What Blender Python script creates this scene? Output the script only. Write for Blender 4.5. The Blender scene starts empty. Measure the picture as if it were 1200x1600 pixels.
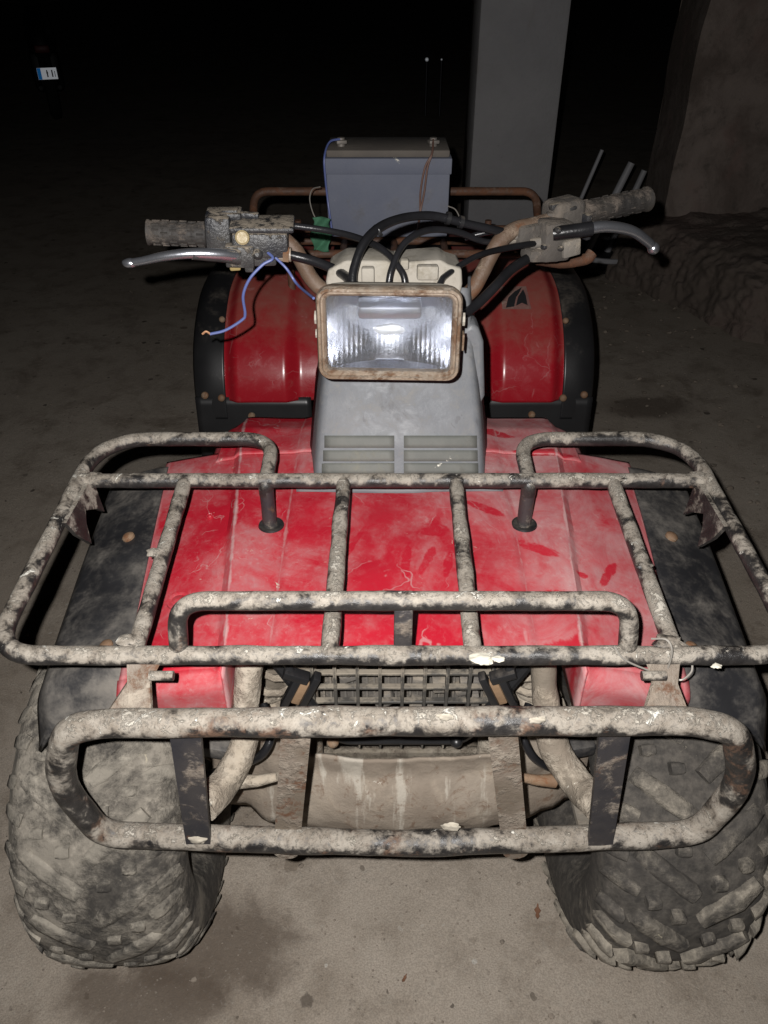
import bpy, bmesh, math, random
from mathutils import Vector, Matrix, noise as mnoise
R = math.radians
random.seed(7)
sc = bpy.context.scene
C = sc.collection

# ------------------------------------------------------------------ camera
PITCH, FOC, CAMH = 36.0, 1200.0, 1.40          # focal length in pixels of the 1200x1600 picture
cam = bpy.data.cameras.new('camera'); cam.sensor_fit = 'VERTICAL'; cam.sensor_height = 24.0
cam.lens = 24.0 * FOC / 1600.0
cam.clip_start = 0.02; cam.clip_end = 300
camo = bpy.data.objects.new('camera', cam); C.objects.link(camo)
camo.location = (0, 0, CAMH); camo.rotation_euler = (R(90 - PITCH), 0, 0)
sc.camera = camo
# ------------------------------------------------------------------ night sky
w = bpy.data.worlds.new('World'); sc.world = w; w.use_nodes = True
wn = w.node_tree.nodes; wl = w.node_tree.links
bg = wn['Background']; sky = wn.new('ShaderNodeTexSky'); sky.sky_type = 'NISHITA'; sky.sun_disc = False
sky.sun_elevation = R(25); sky.sun_rotation = R(150)
wl.new(sky.outputs[0], bg.inputs[0]); bg.inputs[1].default_value = 0.00012
# moonlight, almost nothing
moon = bpy.data.lights.new('moon', 'SUN'); moon.energy = 0.002; moon.angle = R(8)
mo = bpy.data.objects.new('moon', moon); C.objects.link(mo); mo.rotation_euler = (R(65), 0, R(150))
# the photographer's flash: the only lamp that lights this night picture, a hand's breadth from the lens
fl = bpy.data.lights.new('camera_flash', 'SPOT'); fl.energy = 96; fl.shadow_soft_size = 0.005
fl.color = (1.0, 0.972, 0.945); fl.spot_size = R(150); fl.spot_blend = 1.0
flo = bpy.data.objects.new('camera_flash', fl); C.objects.link(flo)
flo.location = (-0.034, -0.005, CAMH + 0.034); flo.rotation_euler = (R(90 - 41), 0, 0)
sc.view_settings.view_transform = 'Standard'; sc.view_settings.look = 'None'
sc.view_settings.exposure = 0; sc.view_settings.gamma = 1
sc.cycles.use_denoising = True
sc.cycles.max_bounces = 6; sc.cycles.transparent_max_bounces = 12

# ------------------------------------------------------------------ helpers
ST, CT = math.sin(R(PITCH)), math.cos(R(PITCH))
def pt(u, v, Y=None, Z=None):
    """world point that a picture position (u,v of the 1200x1600 photo) shows at depth Y or at height Z"""
    a = (u - 600) / FOC; b = -(v - 800) / FOC
    dy = CT + b * ST; dz = -ST + b * CT
    t = Y / dy if Y is not None else (Z - CAMH) / dz
    return Vector((a * t, dy * t, CAMH + dz * t))
WORLD = {}
def wl_of(p):
    return WORLD[p.name] if p else Vector((0, 0, 0))
def tag(o, label=None, cat=None, group=None, kind=None):
    if label: o['label'] = label
    if cat: o['category'] = cat
    if group: o['group'] = group
    if kind: o['kind'] = kind
    return o
def empty(name, loc, label, cat, group=None):
    o = bpy.data.objects.new(name, None); C.objects.link(o); o.location = loc
    o.empty_display_size = 0.1
    WORLD[o.name] = Vector(loc); return tag(o, label, cat, group)
def mesh_obj(name, me, mat, parent=None, loc=None):
    o = bpy.data.objects.new(name, me); C.objects.link(o)
    me.materials.append(mat)
    if parent: o.parent = parent
    WORLD[o.name] = wl_of(parent) if loc is None else Vector(loc)
    return o
class MB:
    def __init__(s): s.v = []; s.f = []
    def add(s, vs, fs):
        n = len(s.v); s.v += [Vector(q) for q in vs]; s.f += [tuple(i + n for i in f) for f in fs]
    def build(s, name, mat, parent=None, smooth=True, loc=None, thick=0, sharp=None):
        off = wl_of(parent) if loc is None else Vector(loc)
        me = bpy.data.meshes.new(name)
        me.from_pydata([q - off for q in s.v], [], s.f); me.update()
        bm = bmesh.new(); bm.from_mesh(me); bmesh.ops.recalc_face_normals(bm, faces=bm.faces); bm.to_mesh(me); bm.free()
        if smooth:
            me.polygons.foreach_set('use_smooth', [True] * len(me.polygons))
            me.set_sharp_from_angle(angle=R(sharp or 40))
        o = mesh_obj(name, me, mat, parent, loc)
        if loc is not None: o.location = off - (wl_of(parent) if parent else Vector((0, 0, 0)))
        if thick:
            m = o.modifiers.new('thickness', 'SOLIDIFY'); m.thickness = thick; m.offset = -1
        return o
    def tube(s, path, r, n=12, rough=0.0, seed=0.0, cap=True, freq=28):
        path = [Vector(p) for p in path]; k = len(path)
        T = []
        for i in range(k):
            d = path[min(i + 1, k - 1)] - path[max(i - 1, 0)]
            T.append(d.normalized() if d.length > 1e-9 else Vector((1, 0, 0)))
        u = T[0].orthogonal().normalized(); vs = []; fs = []
        for i in range(k):
            u = (u - T[i] * u.dot(T[i])).normalized(); b = T[i].cross(u)
            rr = r(i / (k - 1)) if callable(r) else r
            for j in range(n):
                a = 2 * math.pi * j / n; d = u * math.cos(a) + b * math.sin(a)
                q = path[i] + d * rr
                if rough:
                    q2 = q * freq + Vector((seed, seed, 0))
                    h = mnoise.noise(q2) * 0.6 + max(0, mnoise.noise(q2 * 0.45) - 0.12) * 1.6 + mnoise.noise(q2 * 2.6) * 0.25
                    q = q + d * rough * h
                vs.append(q)
        for i in range(k - 1):
            for j in range(n):
                fs.append((i * n + j, i * n + (j + 1) % n, (i + 1) * n + (j + 1) % n, (i + 1) * n + j))
        if cap:
            fs.append(tuple(range(n - 1, -1, -1))); fs.append(tuple(range((k - 1) * n, k * n)))
        s.add(vs, fs); return s
    def rod(s, a, b, r, n=10, r2=None):
        r2 = r if r2 is None else r2
        return s.tube([a, b], lambda t: r + (r2 - r) * t, n)
    def box(s, c, size, rot=(0, 0, 0), bev=0.0, seg=2, taper=None):
        bm = bmesh.new(); bmesh.ops.create_cube(bm, size=1)
        for q in bm.verts:
            q.co = Vector((q.co.x * size[0], q.co.y * size[1], q.co.z * size[2]))
            if taper and q.co.z > 0: q.co.x *= taper; q.co.y *= taper
        if bev: bmesh.ops.bevel(bm, geom=list(bm.edges), offset=bev, segments=seg, affect='EDGES', profile=0.5)
        from mathutils import Euler
        M = Matrix.Translation(Vector(c)) @ Euler(rot).to_matrix().to_4x4()
        bm.verts.index_update()
        s.add([M @ q.co for q in bm.verts], [[q.index for q in f.verts] for f in bm.faces]); bm.free(); return s
    def grid(s, fn, nu, nv):
        vs = [fn(i / nu, j / nv) for j in range(nv + 1) for i in range(nu + 1)]
        fs = [(j * (nu + 1) + i, j * (nu + 1) + i + 1, (j + 1) * (nu + 1) + i + 1, (j + 1) * (nu + 1) + i) for j in range(nv) for i in range(nu)]
        s.add(vs, fs); return s
    def plate(s, poly, off):
        """polygon (world points, planar) extruded by vector off"""
        n = len(poly); off = Vector(off); vs = [Vector(p) for p in poly] + [Vector(p) + off for p in poly]
        fs = [tuple(range(n)), tuple(range(2 * n - 1, n - 1, -1))] + [(i, (i + 1) % n, n + (i + 1) % n, n + i) for i in range(n)]
        s.add(vs, fs); return s
    def lathe(s, prof, origin, axis, n=48, closed=False, fn=None):
        axis = Vector(axis).normalized(); u = axis.orthogonal().normalized(); b = axis.cross(u); o = Vector(origin)
        m = len(prof); vs = []; fs = []
        for i in range(n):
            a = 2 * math.pi * i / n; d = u * math.cos(a) + b * math.sin(a)
            for (h, r) in prof:
                q = o + axis * h + d * r
                if fn: q = fn(q, d, h, r)
                vs.append(q)
        for i in range(n):
            for j in range(m if closed else m - 1):
                fs.append((i * m + j, i * m + (j + 1) % m, ((i + 1) % n) * m + (j + 1) % m, ((i + 1) % n) * m + j))
        s.add(vs, fs); return s
    def disc(s, c, nrm, r, h=0.003, n=16, dome=0.5):
        return s.lathe([(-0.004, r), (h * 0.5, r), (h, r * 0.8), (h * (1 + dome), r * 0.35), (h * (1 + dome), 0.0001)], c, nrm, n)
    def blob(s, c, r, sq=(1, 1, 1), seed=0, sub=2, amp=0.35):
        bm = bmesh.new(); bmesh.ops.create_icosphere(bm, subdivisions=sub, radius=1); bm.verts.index_update()
        vs = []
        for q in bm.verts:
            k = 1 + amp * mnoise.noise(q.co * 1.3 + Vector((seed * 3.1, seed, 0))) + amp * 0.5 * mnoise.noise(q.co * 3.1 + Vector((seed, 0, 9)))
            vs.append(Vector(c) + Vector((q.co.x * sq[0], q.co.y * sq[1], q.co.z * sq[2])) * r * k)
        s.add(vs, [[q.index for q in f.verts] for f in bm.faces]); bm.free(); return s
def fillet(pts, r, n=7, step=0.012):
    """polyline with rounded corners, resampled"""
    P = [Vector(p) for p in pts]; out = [P[0]]
    for i in range(1, len(P) - 1):
        a, b, c = P[i - 1], P[i], P[i + 1]
        d1 = (a - b); d2 = (c - b); rr = min(r if not isinstance(r, (list, tuple)) else r[i - 1], d1.length * 0.49, d2.length * 0.49)
        p1 = b + d1.normalized() * rr; p2 = b + d2.normalized() * rr
        for k in range(n + 1):
            t = k / n; out.append(p1 * (1 - t) ** 2 + b * 2 * t * (1 - t) + p2 * t * t)
    out.append(P[-1]); res = [out[0]]
    for i in range(1, len(out)):
        L = (out[i] - out[i - 1]).length; m = max(1, int(L / step))
        for k in range(1, m + 1): res.append(out[i - 1].lerp(out[i], k / m))
    return res
def spline(pts, n=10):
    P = [Vector(p) for p in pts]; P = [P[0] * 2 - P[1]] + P + [P[-1] * 2 - P[-2]]; out = []
    for i in range(1, len(P) - 2):
        for k in range(n):
            t = k / n; a, b, c, d = P[i - 1:i + 3]
            out.append(0.5 * ((2 * b) + (c - a) * t + (2 * a - 5 * b + 4 * c - d) * t * t + (3 * b - a - 3 * c + d) * t ** 3))
    out.append(P[-2]); return out
def lerp(a, b, t): return a + (b - a) * t
def interp(x, tab):
    if x <= tab[0][0]: return tab[0][1]
    for (a, p), (b, q) in zip(tab, tab[1:]):
        if x <= b: return p + (q - p) * (x - a) / (b - a)
    return tab[-1][1]
def sstep(a, b, x):
    t = min(1, max(0, (x - a) / (b - a))); return t * t * (3 - 2 * t)

# ------------------------------------------------------------------ materials
def newmat(name):
    m = bpy.data.materials.new(name); m.use_nodes = True
    nt = m.node_tree; return m, nt, nt.nodes['Principled BSDF']
class N:
    """small node-building kit"""
    def __init__(s, nt):
        s.nt = nt; s.tc = nt.nodes.new('ShaderNodeTexCoord').outputs['Object']
        s.nz = None
    def up(s):
        if s.nz is None:
            g = s.nt.nodes.new('ShaderNodeNewGeometry'); x = s.nt.nodes.new('ShaderNodeSeparateXYZ')
            s.nt.links.new(g.outputs['Normal'], x.inputs[0]); s.nz = x.outputs[2]
        return s.nz
    def vec(s, scale=(1, 1, 1), rot=(0, 0, 0), loc=(0, 0, 0)):
        m = s.nt.nodes.new('ShaderNodeMapping'); s.nt.links.new(s.tc, m.inputs[0])
        m.inputs['Scale'].default_value = scale; m.inputs['Rotation'].default_value = rot; m.inputs['Location'].default_value = loc
        return m.outputs[0]
    def noise(s, scale, detail=6, rough=0.6, dist=0.0, vec=None):
        n = s.nt.nodes.new('ShaderNodeTexNoise'); s.nt.links.new(vec or s.tc, n.inputs['Vector'])
        n.inputs['Scale'].default_value = scale; n.inputs['Detail'].default_value = detail
        n.inputs['Roughness'].default_value = rough; n.inputs['Distortion'].default_value = dist
        return n.outputs['Fac']
    def vor(s, scale, vec=None, feat='F1', out='Distance'):
        n = s.nt.nodes.new('ShaderNodeTexVoronoi'); s.nt.links.new(vec or s.tc, n.inputs['Vector'])
        n.feature = feat; n.inputs['Scale'].default_value = scale; return n.outputs[out]
    def m(s, op, a, b=None, c=None, clamp=False):
        n = s.nt.nodes.new('ShaderNodeMath'); n.operation = op; n.use_clamp = clamp
        for i, q in enumerate((a, b, c)):
            if q is None: continue
            if isinstance(q, (int, float)): n.inputs[i].default_value = q
            else: s.nt.links.new(q, n.inputs[i])
        return n.outputs[0]
    def ramp(s, x, lo, hi, a=0.0, b=1.0):
        n = s.nt.nodes.new('ShaderNodeMapRange'); n.interpolation_type = 'SMOOTHSTEP'
        s.nt.links.new(x, n.inputs[0]); n.inputs[1].default_value = lo; n.inputs[2].default_value = hi
        n.inputs[3].default_value = a; n.inputs[4].default_value = b; return n.outputs[0]
    def mix(s, f, a, b):
        n = s.nt.nodes.new('ShaderNodeMix'); n.data_type = 'RGBA'; n.clamp_factor = True
        for i, q in ((0, f), (6, a), (7, b)):
            if isinstance(q, (int, float)): n.inputs[i].default_value = q
            elif isinstance(q, tuple): n.inputs[i].default_value = q + (1,) if len(q) == 3 else q
            else: s.nt.links.new(q, n.inputs[i])
        return n.outputs[2]
    def fmix(s, f, a, b):
        n = s.nt.nodes.new('ShaderNodeMix'); n.data_type = 'FLOAT'
        for i, q in ((0, f), (2, a), (3, b)):
            if isinstance(q, (int, float)): n.inputs[i].default_value = q
            else: s.nt.links.new(q, n.inputs[i])
        return n.outputs[0]
    def bump(s, h, strength=0.4, dist=0.004, prev=None):
        b = s.nt.nodes.new('ShaderNodeBump'); b.inputs['Strength'].default_value = strength; b.inputs['Distance'].default_value = dist
        s.nt.links.new(h, b.inputs['Height'])
        if prev is not None: s.nt.links.new(prev, b.inputs['Normal'])
        return b.outputs[0]
    def out(s, p, col=None, rough=None, nrm=None, metal=None):
        for k, q in (('Base Color', col), ('Roughness', rough), ('Normal', nrm), ('Metallic', metal)):
            if q is None: continue
            if isinstance(q, (int, float)): p.inputs[k].default_value = q
            elif isinstance(q, tuple): p.inputs[k].default_value = q + (1,)
            else: s.nt.links.new(q, p.inputs[k])
def grime(name, base, base2, mud, mud2, scale=30, lo=0.45, hi=0.6, upb=0.0, rough=0.4, rust=None, rust_lo=0.55, white=0.0, bump=0.5, bscale=1.0, fine=140, metal=0.0):
    """painted or bare surface under patches of rust, dried mud (more of it on top) and chalky splashes"""
    m, nt, p = newmat(name); k = N(nt)
    n1 = k.noise(scale, 8, 0.66, 0.3); n2 = k.noise(scale * 0.31, 5, 0.6); n3 = k.noise(fine, 4, 0.7)
    col = k.mix(k.ramp(n2, 0.35, 0.65), base, base2); rgh = rough
    if rust:
        rm = k.ramp(k.noise(scale * 0.7, 8, 0.7, 0.5), rust_lo, rust_lo + 0.12)
        col = k.mix(rm, col, k.mix(n3, rust, tuple(c * 0.45 for c in rust))); rgh = k.fmix(rm, rgh, 0.85)
    x = k.m('ADD', n1, k.m('MULTIPLY', k.m('SUBTRACT', n2, 0.5), 0.7))
    if upb: x = k.m('ADD', x, k.m('MULTIPLY', k.up(), upb))
    x = k.m('ADD', x, k.m('MULTIPLY', k.m('SUBTRACT', n3, 0.5), 0.25))
    mm = k.ramp(x, lo, hi)
    mcol = k.mix(k.ramp(k.noise(scale * 0.55, 6, 0.7), 0.35, 0.68), mud, mud2)
    mcol = k.mix(k.ramp(n3, 0.2, 0.9, 0.0, 0.45), mcol, tuple(c * 0.6 for c in mud))
    col = k.mix(mm, col, mcol); rgh = k.fmix(mm, rgh, 0.92)
    if white:
        wm = k.ramp(k.noise(scale * 0.9, 7, 0.72, 0.8, k.vec(loc=(4, 7, 2))), 0.70 - white, 0.73 - white)
        col = k.mix(wm, col, (0.70, 0.67, 0.58))
    h = k.m('ADD', k.m('MULTIPLY', mm, 0.6), k.m('MULTIPLY', n3, 0.5))
    k.out(p, col, rgh, k.bump(h, bump, 0.003 * bscale), metal)
    return m
def plain(name, col, rough=0.5, metal=0.0, bump=0.0, scale=120, var=0.25):
    m, nt, p = newmat(name); k = N(nt); n = k.noise(scale, 5, 0.65); n2 = k.noise(scale * 0.12, 4)
    c = k.mix(k.m('MULTIPLY', n2, 1.0), tuple(q * (1 - var) for q in col), tuple(min(1, q * (1 + var)) for q in col))
    k.out(p, c, rough, k.bump(n, bump, 0.002) if bump else None, metal); return m
MUD, MUD2 = (0.42, 0.37, 0.30), (0.26, 0.215, 0.165)
M = {}
def m_tube(name, rusty, cov):
    """black enamel on steel, worn to rust in places, grey dust film on top and hard pale crust in chips"""
    m, nt, p = newmat(name); k = N(nt)
    big = k.noise(10, 4, 0.55); mid = k.noise(40, 8, 0.68, 0.4); ch = k.noise(75, 9, 0.72, 0.55); ch2 = k.noise(150, 8, 0.75, 0.8, k.vec(loc=(2, 5, 1))); fine = k.noise(420, 3, 0.7)
    up = k.up(); bias = k.m('MULTIPLY', k.m('SUBTRACT', big, 0.5), 1.9)
    col = k.mix(k.ramp(mid, 0.35, 0.7), (0.015, 0.014, 0.014), (0.040, 0.037, 0.035))
    rm = k.ramp(k.m('ADD', k.noise(19, 8, 0.68, 0.5, k.vec(loc=(7, 1, 3))), k.m('MULTIPLY', k.m('SUBTRACT', ch, 0.5), 0.5)), 0.66 - rusty, 0.80 - rusty)
    col = k.mix(rm, col, k.mix(ch2, (0.060, 0.034, 0.022), (0.155, 0.088, 0.055)))
    # dust film
    film = k.ramp(k.m('ADD', k.m('ADD', k.m('MULTIPLY', up, 0.46), bias), k.m('ADD', k.m('MULTIPLY', k.m('SUBTRACT', mid, 0.5), 1.5), k.m('MULTIPLY', k.m('SUBTRACT', ch, 0.5), 1.1))), 0.08 - cov, 0.52 - cov, 0.0, 0.93)
    film = k.m('MULTIPLY', film, k.m('MULTIPLY', k.ramp(ch, 0.36, 0.47, 0.5, 1.0), k.ramp(ch2, 0.34, 0.46, 0.45, 1.0)))
    col = k.mix(film, col, k.mix(k.ramp(mid, 0.3, 0.7), (0.17, 0.142, 0.112), (0.315, 0.285, 0.242)))
    # crust chips
    cx = k.m('ADD', k.m('ADD', ch, k.m('MULTIPLY', k.m('SUBTRACT', ch2, 0.5), 0.5)), k.m('ADD', k.m('MULTIPLY', up, 0.13), k.m('MULTIPLY', bias, 0.22)))
    cm = k.ramp(cx, 0.67, 0.76, 0, 0.85)
    col = k.mix(cm, col, k.mix(k.ramp(k.noise(33, 5), 0.35, 0.65), (0.33, 0.30, 0.25), (0.45, 0.42, 0.365)))
    wm = k.ramp(k.m('ADD', k.noise(44, 7, 0.7, 0.8, k.vec(loc=(4, 7, 2))), k.m('MULTIPLY', up, 0.05)), 0.665, 0.70)
    col = k.mix(wm, col, (0.60, 0.58, 0.52)); col = k.mix(k.ramp(fine, 0.55, 0.8, 0, 0.5), col, (0.06, 0.05, 0.042))
    h = k.m('ADD', k.m('MULTIPLY', cm, 0.7), k.m('ADD', k.m('MULTIPLY', ch2, 0.35), k.m('MULTIPLY', wm, 0.6)))
    rg = k.fmix(k.m('MAXIMUM', cm, film), 0.33, 0.88); k.out(p, col, k.fmix(rm, rg, 0.8), k.bump(h, 0.8, 0.003)); return m
M['tube'] = m_tube('worn_black_tube', 0.04, 0.06); M['bumper'] = m_tube('worn_rusty_tube', 0.14, 0.16)
M['strap'] = grime('dark_painted_strap', (0.02, 0.02, 0.024), (0.04, 0.036, 0.036), (0.22, 0.185, 0.15), (0.14, 0.11, 0.085), 38, 0.53, 0.72, 0.0, 0.45, (0.13, 0.06, 0.03), 0.57, 0.0, 0.5)
M['gusset'] = grime('rusty_bracket', (0.13, 0.105, 0.08), (0.19, 0.155, 0.125), (0.30, 0.26, 0.21), (0.20, 0.16, 0.125), 40, 0.45, 0.68, 0.0, 0.6, (0.13, 0.062, 0.032), 0.50, 0.02, 0.8)
M['frame'] = grime('mud_covered_frame', (0.13, 0.11, 0.085), (0.22, 0.18, 0.14), (0.42, 0.37, 0.30), (0.30, 0.25, 0.19), 18, 0.45, 0.62, 0.05, 0.8, (0.17, 0.085, 0.04), 0.62, 0.05, 0.8, 1.2)
def m_skid():
    m, nt, p = newmat('rusty_muddy_skid_plate'); k = N(nt)
    n1 = k.noise(14, 8, 0.7, 0.4); n2 = k.noise(120, 5, 0.7); n3 = k.noise(5, 5, 0.6)
    col = k.mix(k.ramp(n3, 0.35, 0.65), (0.175, 0.14, 0.108), (0.255, 0.215, 0.172))
    col = k.mix(k.ramp(n1, 0.5, 0.7, 0, 0.8), col, (0.30, 0.25, 0.195))
    drip = k.noise(26, 6, 0.6, 0.25, k.vec((1, 0.3, 0.13), loc=(1.7, 0, 0)))
    col = k.mix(k.ramp(k.m('ADD', drip, k.m('MULTIPLY', k.m('SUBTRACT', n1, 0.5), 0.25)), 0.545, 0.63, 0, 0.85), col, (0.39, 0.355, 0.30))
    col = k.mix(k.ramp(k.noise(40, 7, 0.7, 0.6), 0.54, 0.68, 0, 0.85), col, (0.135, 0.085, 0.055))
    col = k.mix(k.ramp(k.noise(34, 7, 0.75, 0.9, k.vec(loc=(3, 1, 5))), 0.67, 0.70), col, (0.58, 0.55, 0.48))
    h = k.m('ADD', n1, k.m('MULTIPLY', n2, 0.5)); k.out(p, col, 0.85, k.bump(h, 0.6, 0.005)); return m
M['skid'] = m_skid()
M['black'] = grime('dusty_black_plastic', (0.017, 0.017, 0.019), (0.032, 0.032, 0.034), (0.19, 0.172, 0.15), (0.10, 0.092, 0.082), 16, 0.42, 0.86, 0.06, 0.42, None, 0, 0.0, 0.18, 0.5)
M['blackclean'] = grime('black_plastic', (0.010, 0.010, 0.011), (0.017, 0.017, 0.018), (0.15, 0.128, 0.105), (0.085, 0.073, 0.06), 14, 0.85, 1.30, 0.42, 0.36, None, 0, 0.0, 0.12, 0.5)
M['bolt'] = grime('rusty_bolt', (0.14, 0.08, 0.045), (0.20, 0.13, 0.08), (0.26, 0.2, 0.14), (0.16, 0.11, 0.075), 60, 0.55, 0.7, 0.0, 0.7, (0.2, 0.09, 0.04), 0.5)
M['grip'] = grime('worn_rubber_grip', (0.022, 0.02, 0.019), (0.04, 0.035, 0.03), (0.17, 0.14, 0.115), (0.10, 0.08, 0.065), 40, 0.5, 0.75, 0.10, 0.7, None, 0, 0.0, 0.6)
M['dirtalloy'] = grime('dirt_caked_black_alloy', (0.016, 0.017, 0.021), (0.05, 0.048, 0.046), (0.27, 0.23, 0.18), (0.15, 0.125, 0.095), 46, 0.60, 0.74, 0.26, 0.40, None, 0, 0.02, 0.9, 1.2)
M['switch'] = grime('dusty_grey_switch_housing', (0.065, 0.058, 0.052), (0.09, 0.08, 0.07), (0.17, 0.145, 0.12), (0.12, 0.10, 0.082), 36, 0.5, 0.75, 0.12, 0.8, None, 0, 0.01, 0.6)
M['bar'] = grime('rusted_handlebar', (0.10, 0.062, 0.04), (0.15, 0.105, 0.075), (0.25, 0.19, 0.14), (0.16, 0.11, 0.075), 34, 0.56, 0.76, 0.08, 0.6, (0.16, 0.07, 0.032), 0.52, 0.0, 0.6)
M['rustbar'] = grime('rusty_rear_rack', (0.07, 0.035, 0.022), (0.10, 0.05, 0.03), (0.2, 0.13, 0.09), (0.13, 0.08, 0.055), 30, 0.6, 0.78, 0.1, 0.6, (0.16, 0.065, 0.03), 0.45, 0.0, 0.6)
M['cable'] = grime('black_rubber_cable', (0.009, 0.009, 0.010), (0.015, 0.015, 0.017), (0.13, 0.115, 0.095), (0.07, 0.062, 0.052), 40, 0.78, 1.0, 0.12, 0.28, None, 0, 0.0, 0.3)
def m_cowl():
    m, nt, p = newmat('scuffed_grey_cowl'); k = N(nt)
    n1 = k.noise(9, 7, 0.65, 0.5); n2 = k.noise(40, 8, 0.72, 0.4); n3 = k.noise(260, 4, 0.7)
    sc1 = k.noise(70, 3, 0.5, 0.6, k.vec((1, 1, 0.12), (0, R(25), 0))); sc2 = k.noise(90, 3, 0.5, 0.5, k.vec((0.12, 1, 1), (0, R(-15), 0)))
    col = k.mix(k.ramp(n1, 0.35, 0.68), (0.125, 0.133, 0.146), (0.168, 0.174, 0.184))
    col = k.mix(k.ramp(n2, 0.46, 0.75, 0, 0.55), col, (0.22, 0.21, 0.19))
    col = k.mix(k.ramp(k.noise(13, 7, 0.7, 0.6, k.vec(loc=(3, 3, 1))), 0.56, 0.72, 0, 0.7), col, (0.075, 0.075, 0.08))
    col = k.mix(k.ramp(sc1, 0.68, 0.72, 0, 0.5), col, (0.09, 0.09, 0.095)); col = k.mix(k.ramp(sc2, 0.70, 0.74, 0, 0.45), col, (0.36, 0.36, 0.35))
    col = k.mix(k.ramp(k.noise(55, 6, 0.75, 0.8), 0.68, 0.71), col, (0.40, 0.37, 0.31))
    k.out(p, col, k.ramp(n2, 0.3, 0.7, 0.48, 0.75), k.bump(k.m('ADD', n2, k.m('MULTIPLY', n3, 0.4)), 0.25, 0.002)); return m
M['greycowl'] = m_cowl()
M['vent'] = grime('khaki_vent_plate', (0.105, 0.109, 0.10), (0.135, 0.138, 0.126), (0.21, 0.205, 0.165), (0.09, 0.092, 0.088), 30, 0.52, 0.8, 0, 0.7, None, 0, 0.03, 0.2)
M['beige'] = grime('beige_dusty_plastic', (0.29, 0.265, 0.225), (0.35, 0.325, 0.28), (0.40, 0.37, 0.31), (0.22, 0.195, 0.15), 16, 0.5, 0.7, 0.0, 0.8, None, 0, 0.02, 0.3)
M['bezel'] = grime('rusted_chrome_bezel', (0.17, 0.12, 0.08), (0.24, 0.19, 0.145), (0.29, 0.25, 0.205), (0.16, 0.11, 0.07), 48, 0.50, 0.70, 0.1, 0.5, (0.13, 0.068, 0.034), 0.48, 0.0, 0.7, 1.0, 200, 0.0)
M['steel'] = plain('polished_lever', (0.62, 0.64, 0.70), 0.26, 0.93, 0.15)
M['copper'] = plain('bare_copper', (0.45, 0.24, 0.13), 0.5, 0.3)
M['bluewire'] = plain('blue_wire', (0.09, 0.12, 0.30), 0.45)
M['brownwire'] = plain('brown_wire', (0.16, 0.09, 0.07), 0.6)
M['greywire'] = plain('thin_steel_wire', (0.30, 0.28, 0.25), 0.5, 0.2)
M['seat'] = plain('black_vinyl_seat', (0.012, 0.012, 0.013), 0.42, 0, 0.2)
M['engine'] = grime('dusty_engine_metal', (0.12, 0.11, 0.10), (0.17, 0.155, 0.135), (0.30, 0.26, 0.21), (0.2, 0.17, 0.13), 20, 0.45, 0.7, 0.1, 0.7, None, 0, 0.0, 0.5)
M['grille'] = grime('dusty_black_grille', (0.04, 0.038, 0.035), (0.065, 0.06, 0.052), (0.24, 0.21, 0.165), (0.17, 0.145, 0.115), 24, 0.5, 0.72, 0.15, 0.6, None, 0, 0, 0.3)
M['tan'] = plain('tan_pad', (0.20, 0.125, 0.07), 0.9, 0, 0.5)
M['mudclod'] = plain('dried_mud', (0.36, 0.325, 0.265), 0.95, 0, 0.6, 90)
M['whitesplat'] = plain('white_splash', (0.50, 0.475, 0.40), 0.7, 0, 0.4, 90, 0.1)
M['green'] = plain('green_webbing', (0.05, 0.16, 0.09), 0.85, 0, 0.5, 200)
M['battery'] = grime('blue_grey_battery_case', (0.125, 0.138, 0.185), (0.15, 0.162, 0.205), (0.20, 0.20, 0.22), (0.13, 0.135, 0.155), 20, 0.52, 0.85, 0, 0.7, None, 0, 0.02, 0.3)
M['batterylid'] = grime('dirty_battery_lid', (0.12, 0.105, 0.092), (0.155, 0.135, 0.115), (0.20, 0.175, 0.15), (0.13, 0.11, 0.095), 26, 0.5, 0.75, 0, 0.85, None, 0, 0, 0.4)
M['lead'] = plain('dull_lead', (0.22, 0.20, 0.18), 0.6, 0.4)
M['rim'] = grime('dusty_steel_rim', (0.2, 0.18, 0.15), (0.26, 0.23, 0.19), MUD, MUD2, 20, 0.5, 0.7, 0.0, 0.7)
def m_tyre(name, mudlo, mudhi, tint):
    m, nt, p = newmat(name); k = N(nt)
    n1 = k.noise(11, 9, 0.68, 0.4); n2 = k.noise(60, 6, 0.7); n3 = k.noise(3.2, 4); n4 = k.noise(220, 3, 0.7)
    x = k.m('ADD', n1, k.m('MULTIPLY', k.m('SUBTRACT', n2, 0.5), 0.45)); x = k.m('ADD', x, k.m('MULTIPLY', k.m('SUBTRACT', n3, 0.5), 0.5))
    mm = k.ramp(x, mudlo, mudhi)
    mud = k.mix(k.ramp(n3, 0.35, 0.65), tuple(q * 0.75 for q in tint), tint)
    mud = k.mix(k.ramp(n2, 0.5, 0.8), mud, tuple(min(1, q * 1.35) for q in tint))
    rub = k.mix(k.ramp(n2, 0.3, 0.75), (0.030, 0.027, 0.024), (0.09, 0.08, 0.068))
    # lugs use a paler copy so grooves look deeper; only dried splash specks here
    col = k.mix(mm, rub, mud); col = k.mix(k.ramp(k.noise(38, 6, 0.75, 1.0), 0.66, 0.71), col, (0.36, 0.32, 0.24))
    h = k.m('ADD', k.m('MULTIPLY', mm, 0.8), k.m('ADD', k.m('MULTIPLY', n2, 0.6), k.m('MULTIPLY', n4, 0.25)))
    k.out(p, col, 0.9, k.bump(h, 0.7, 0.004)); return m
M['tyre'] = m_tyre('dusty_rubber', 0.56, 0.90, (0.235, 0.207, 0.167))
M['tyremud'] = m_tyre('mud_covered_rubber', 0.36, 0.60, (0.225, 0.202, 0.168))
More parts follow.
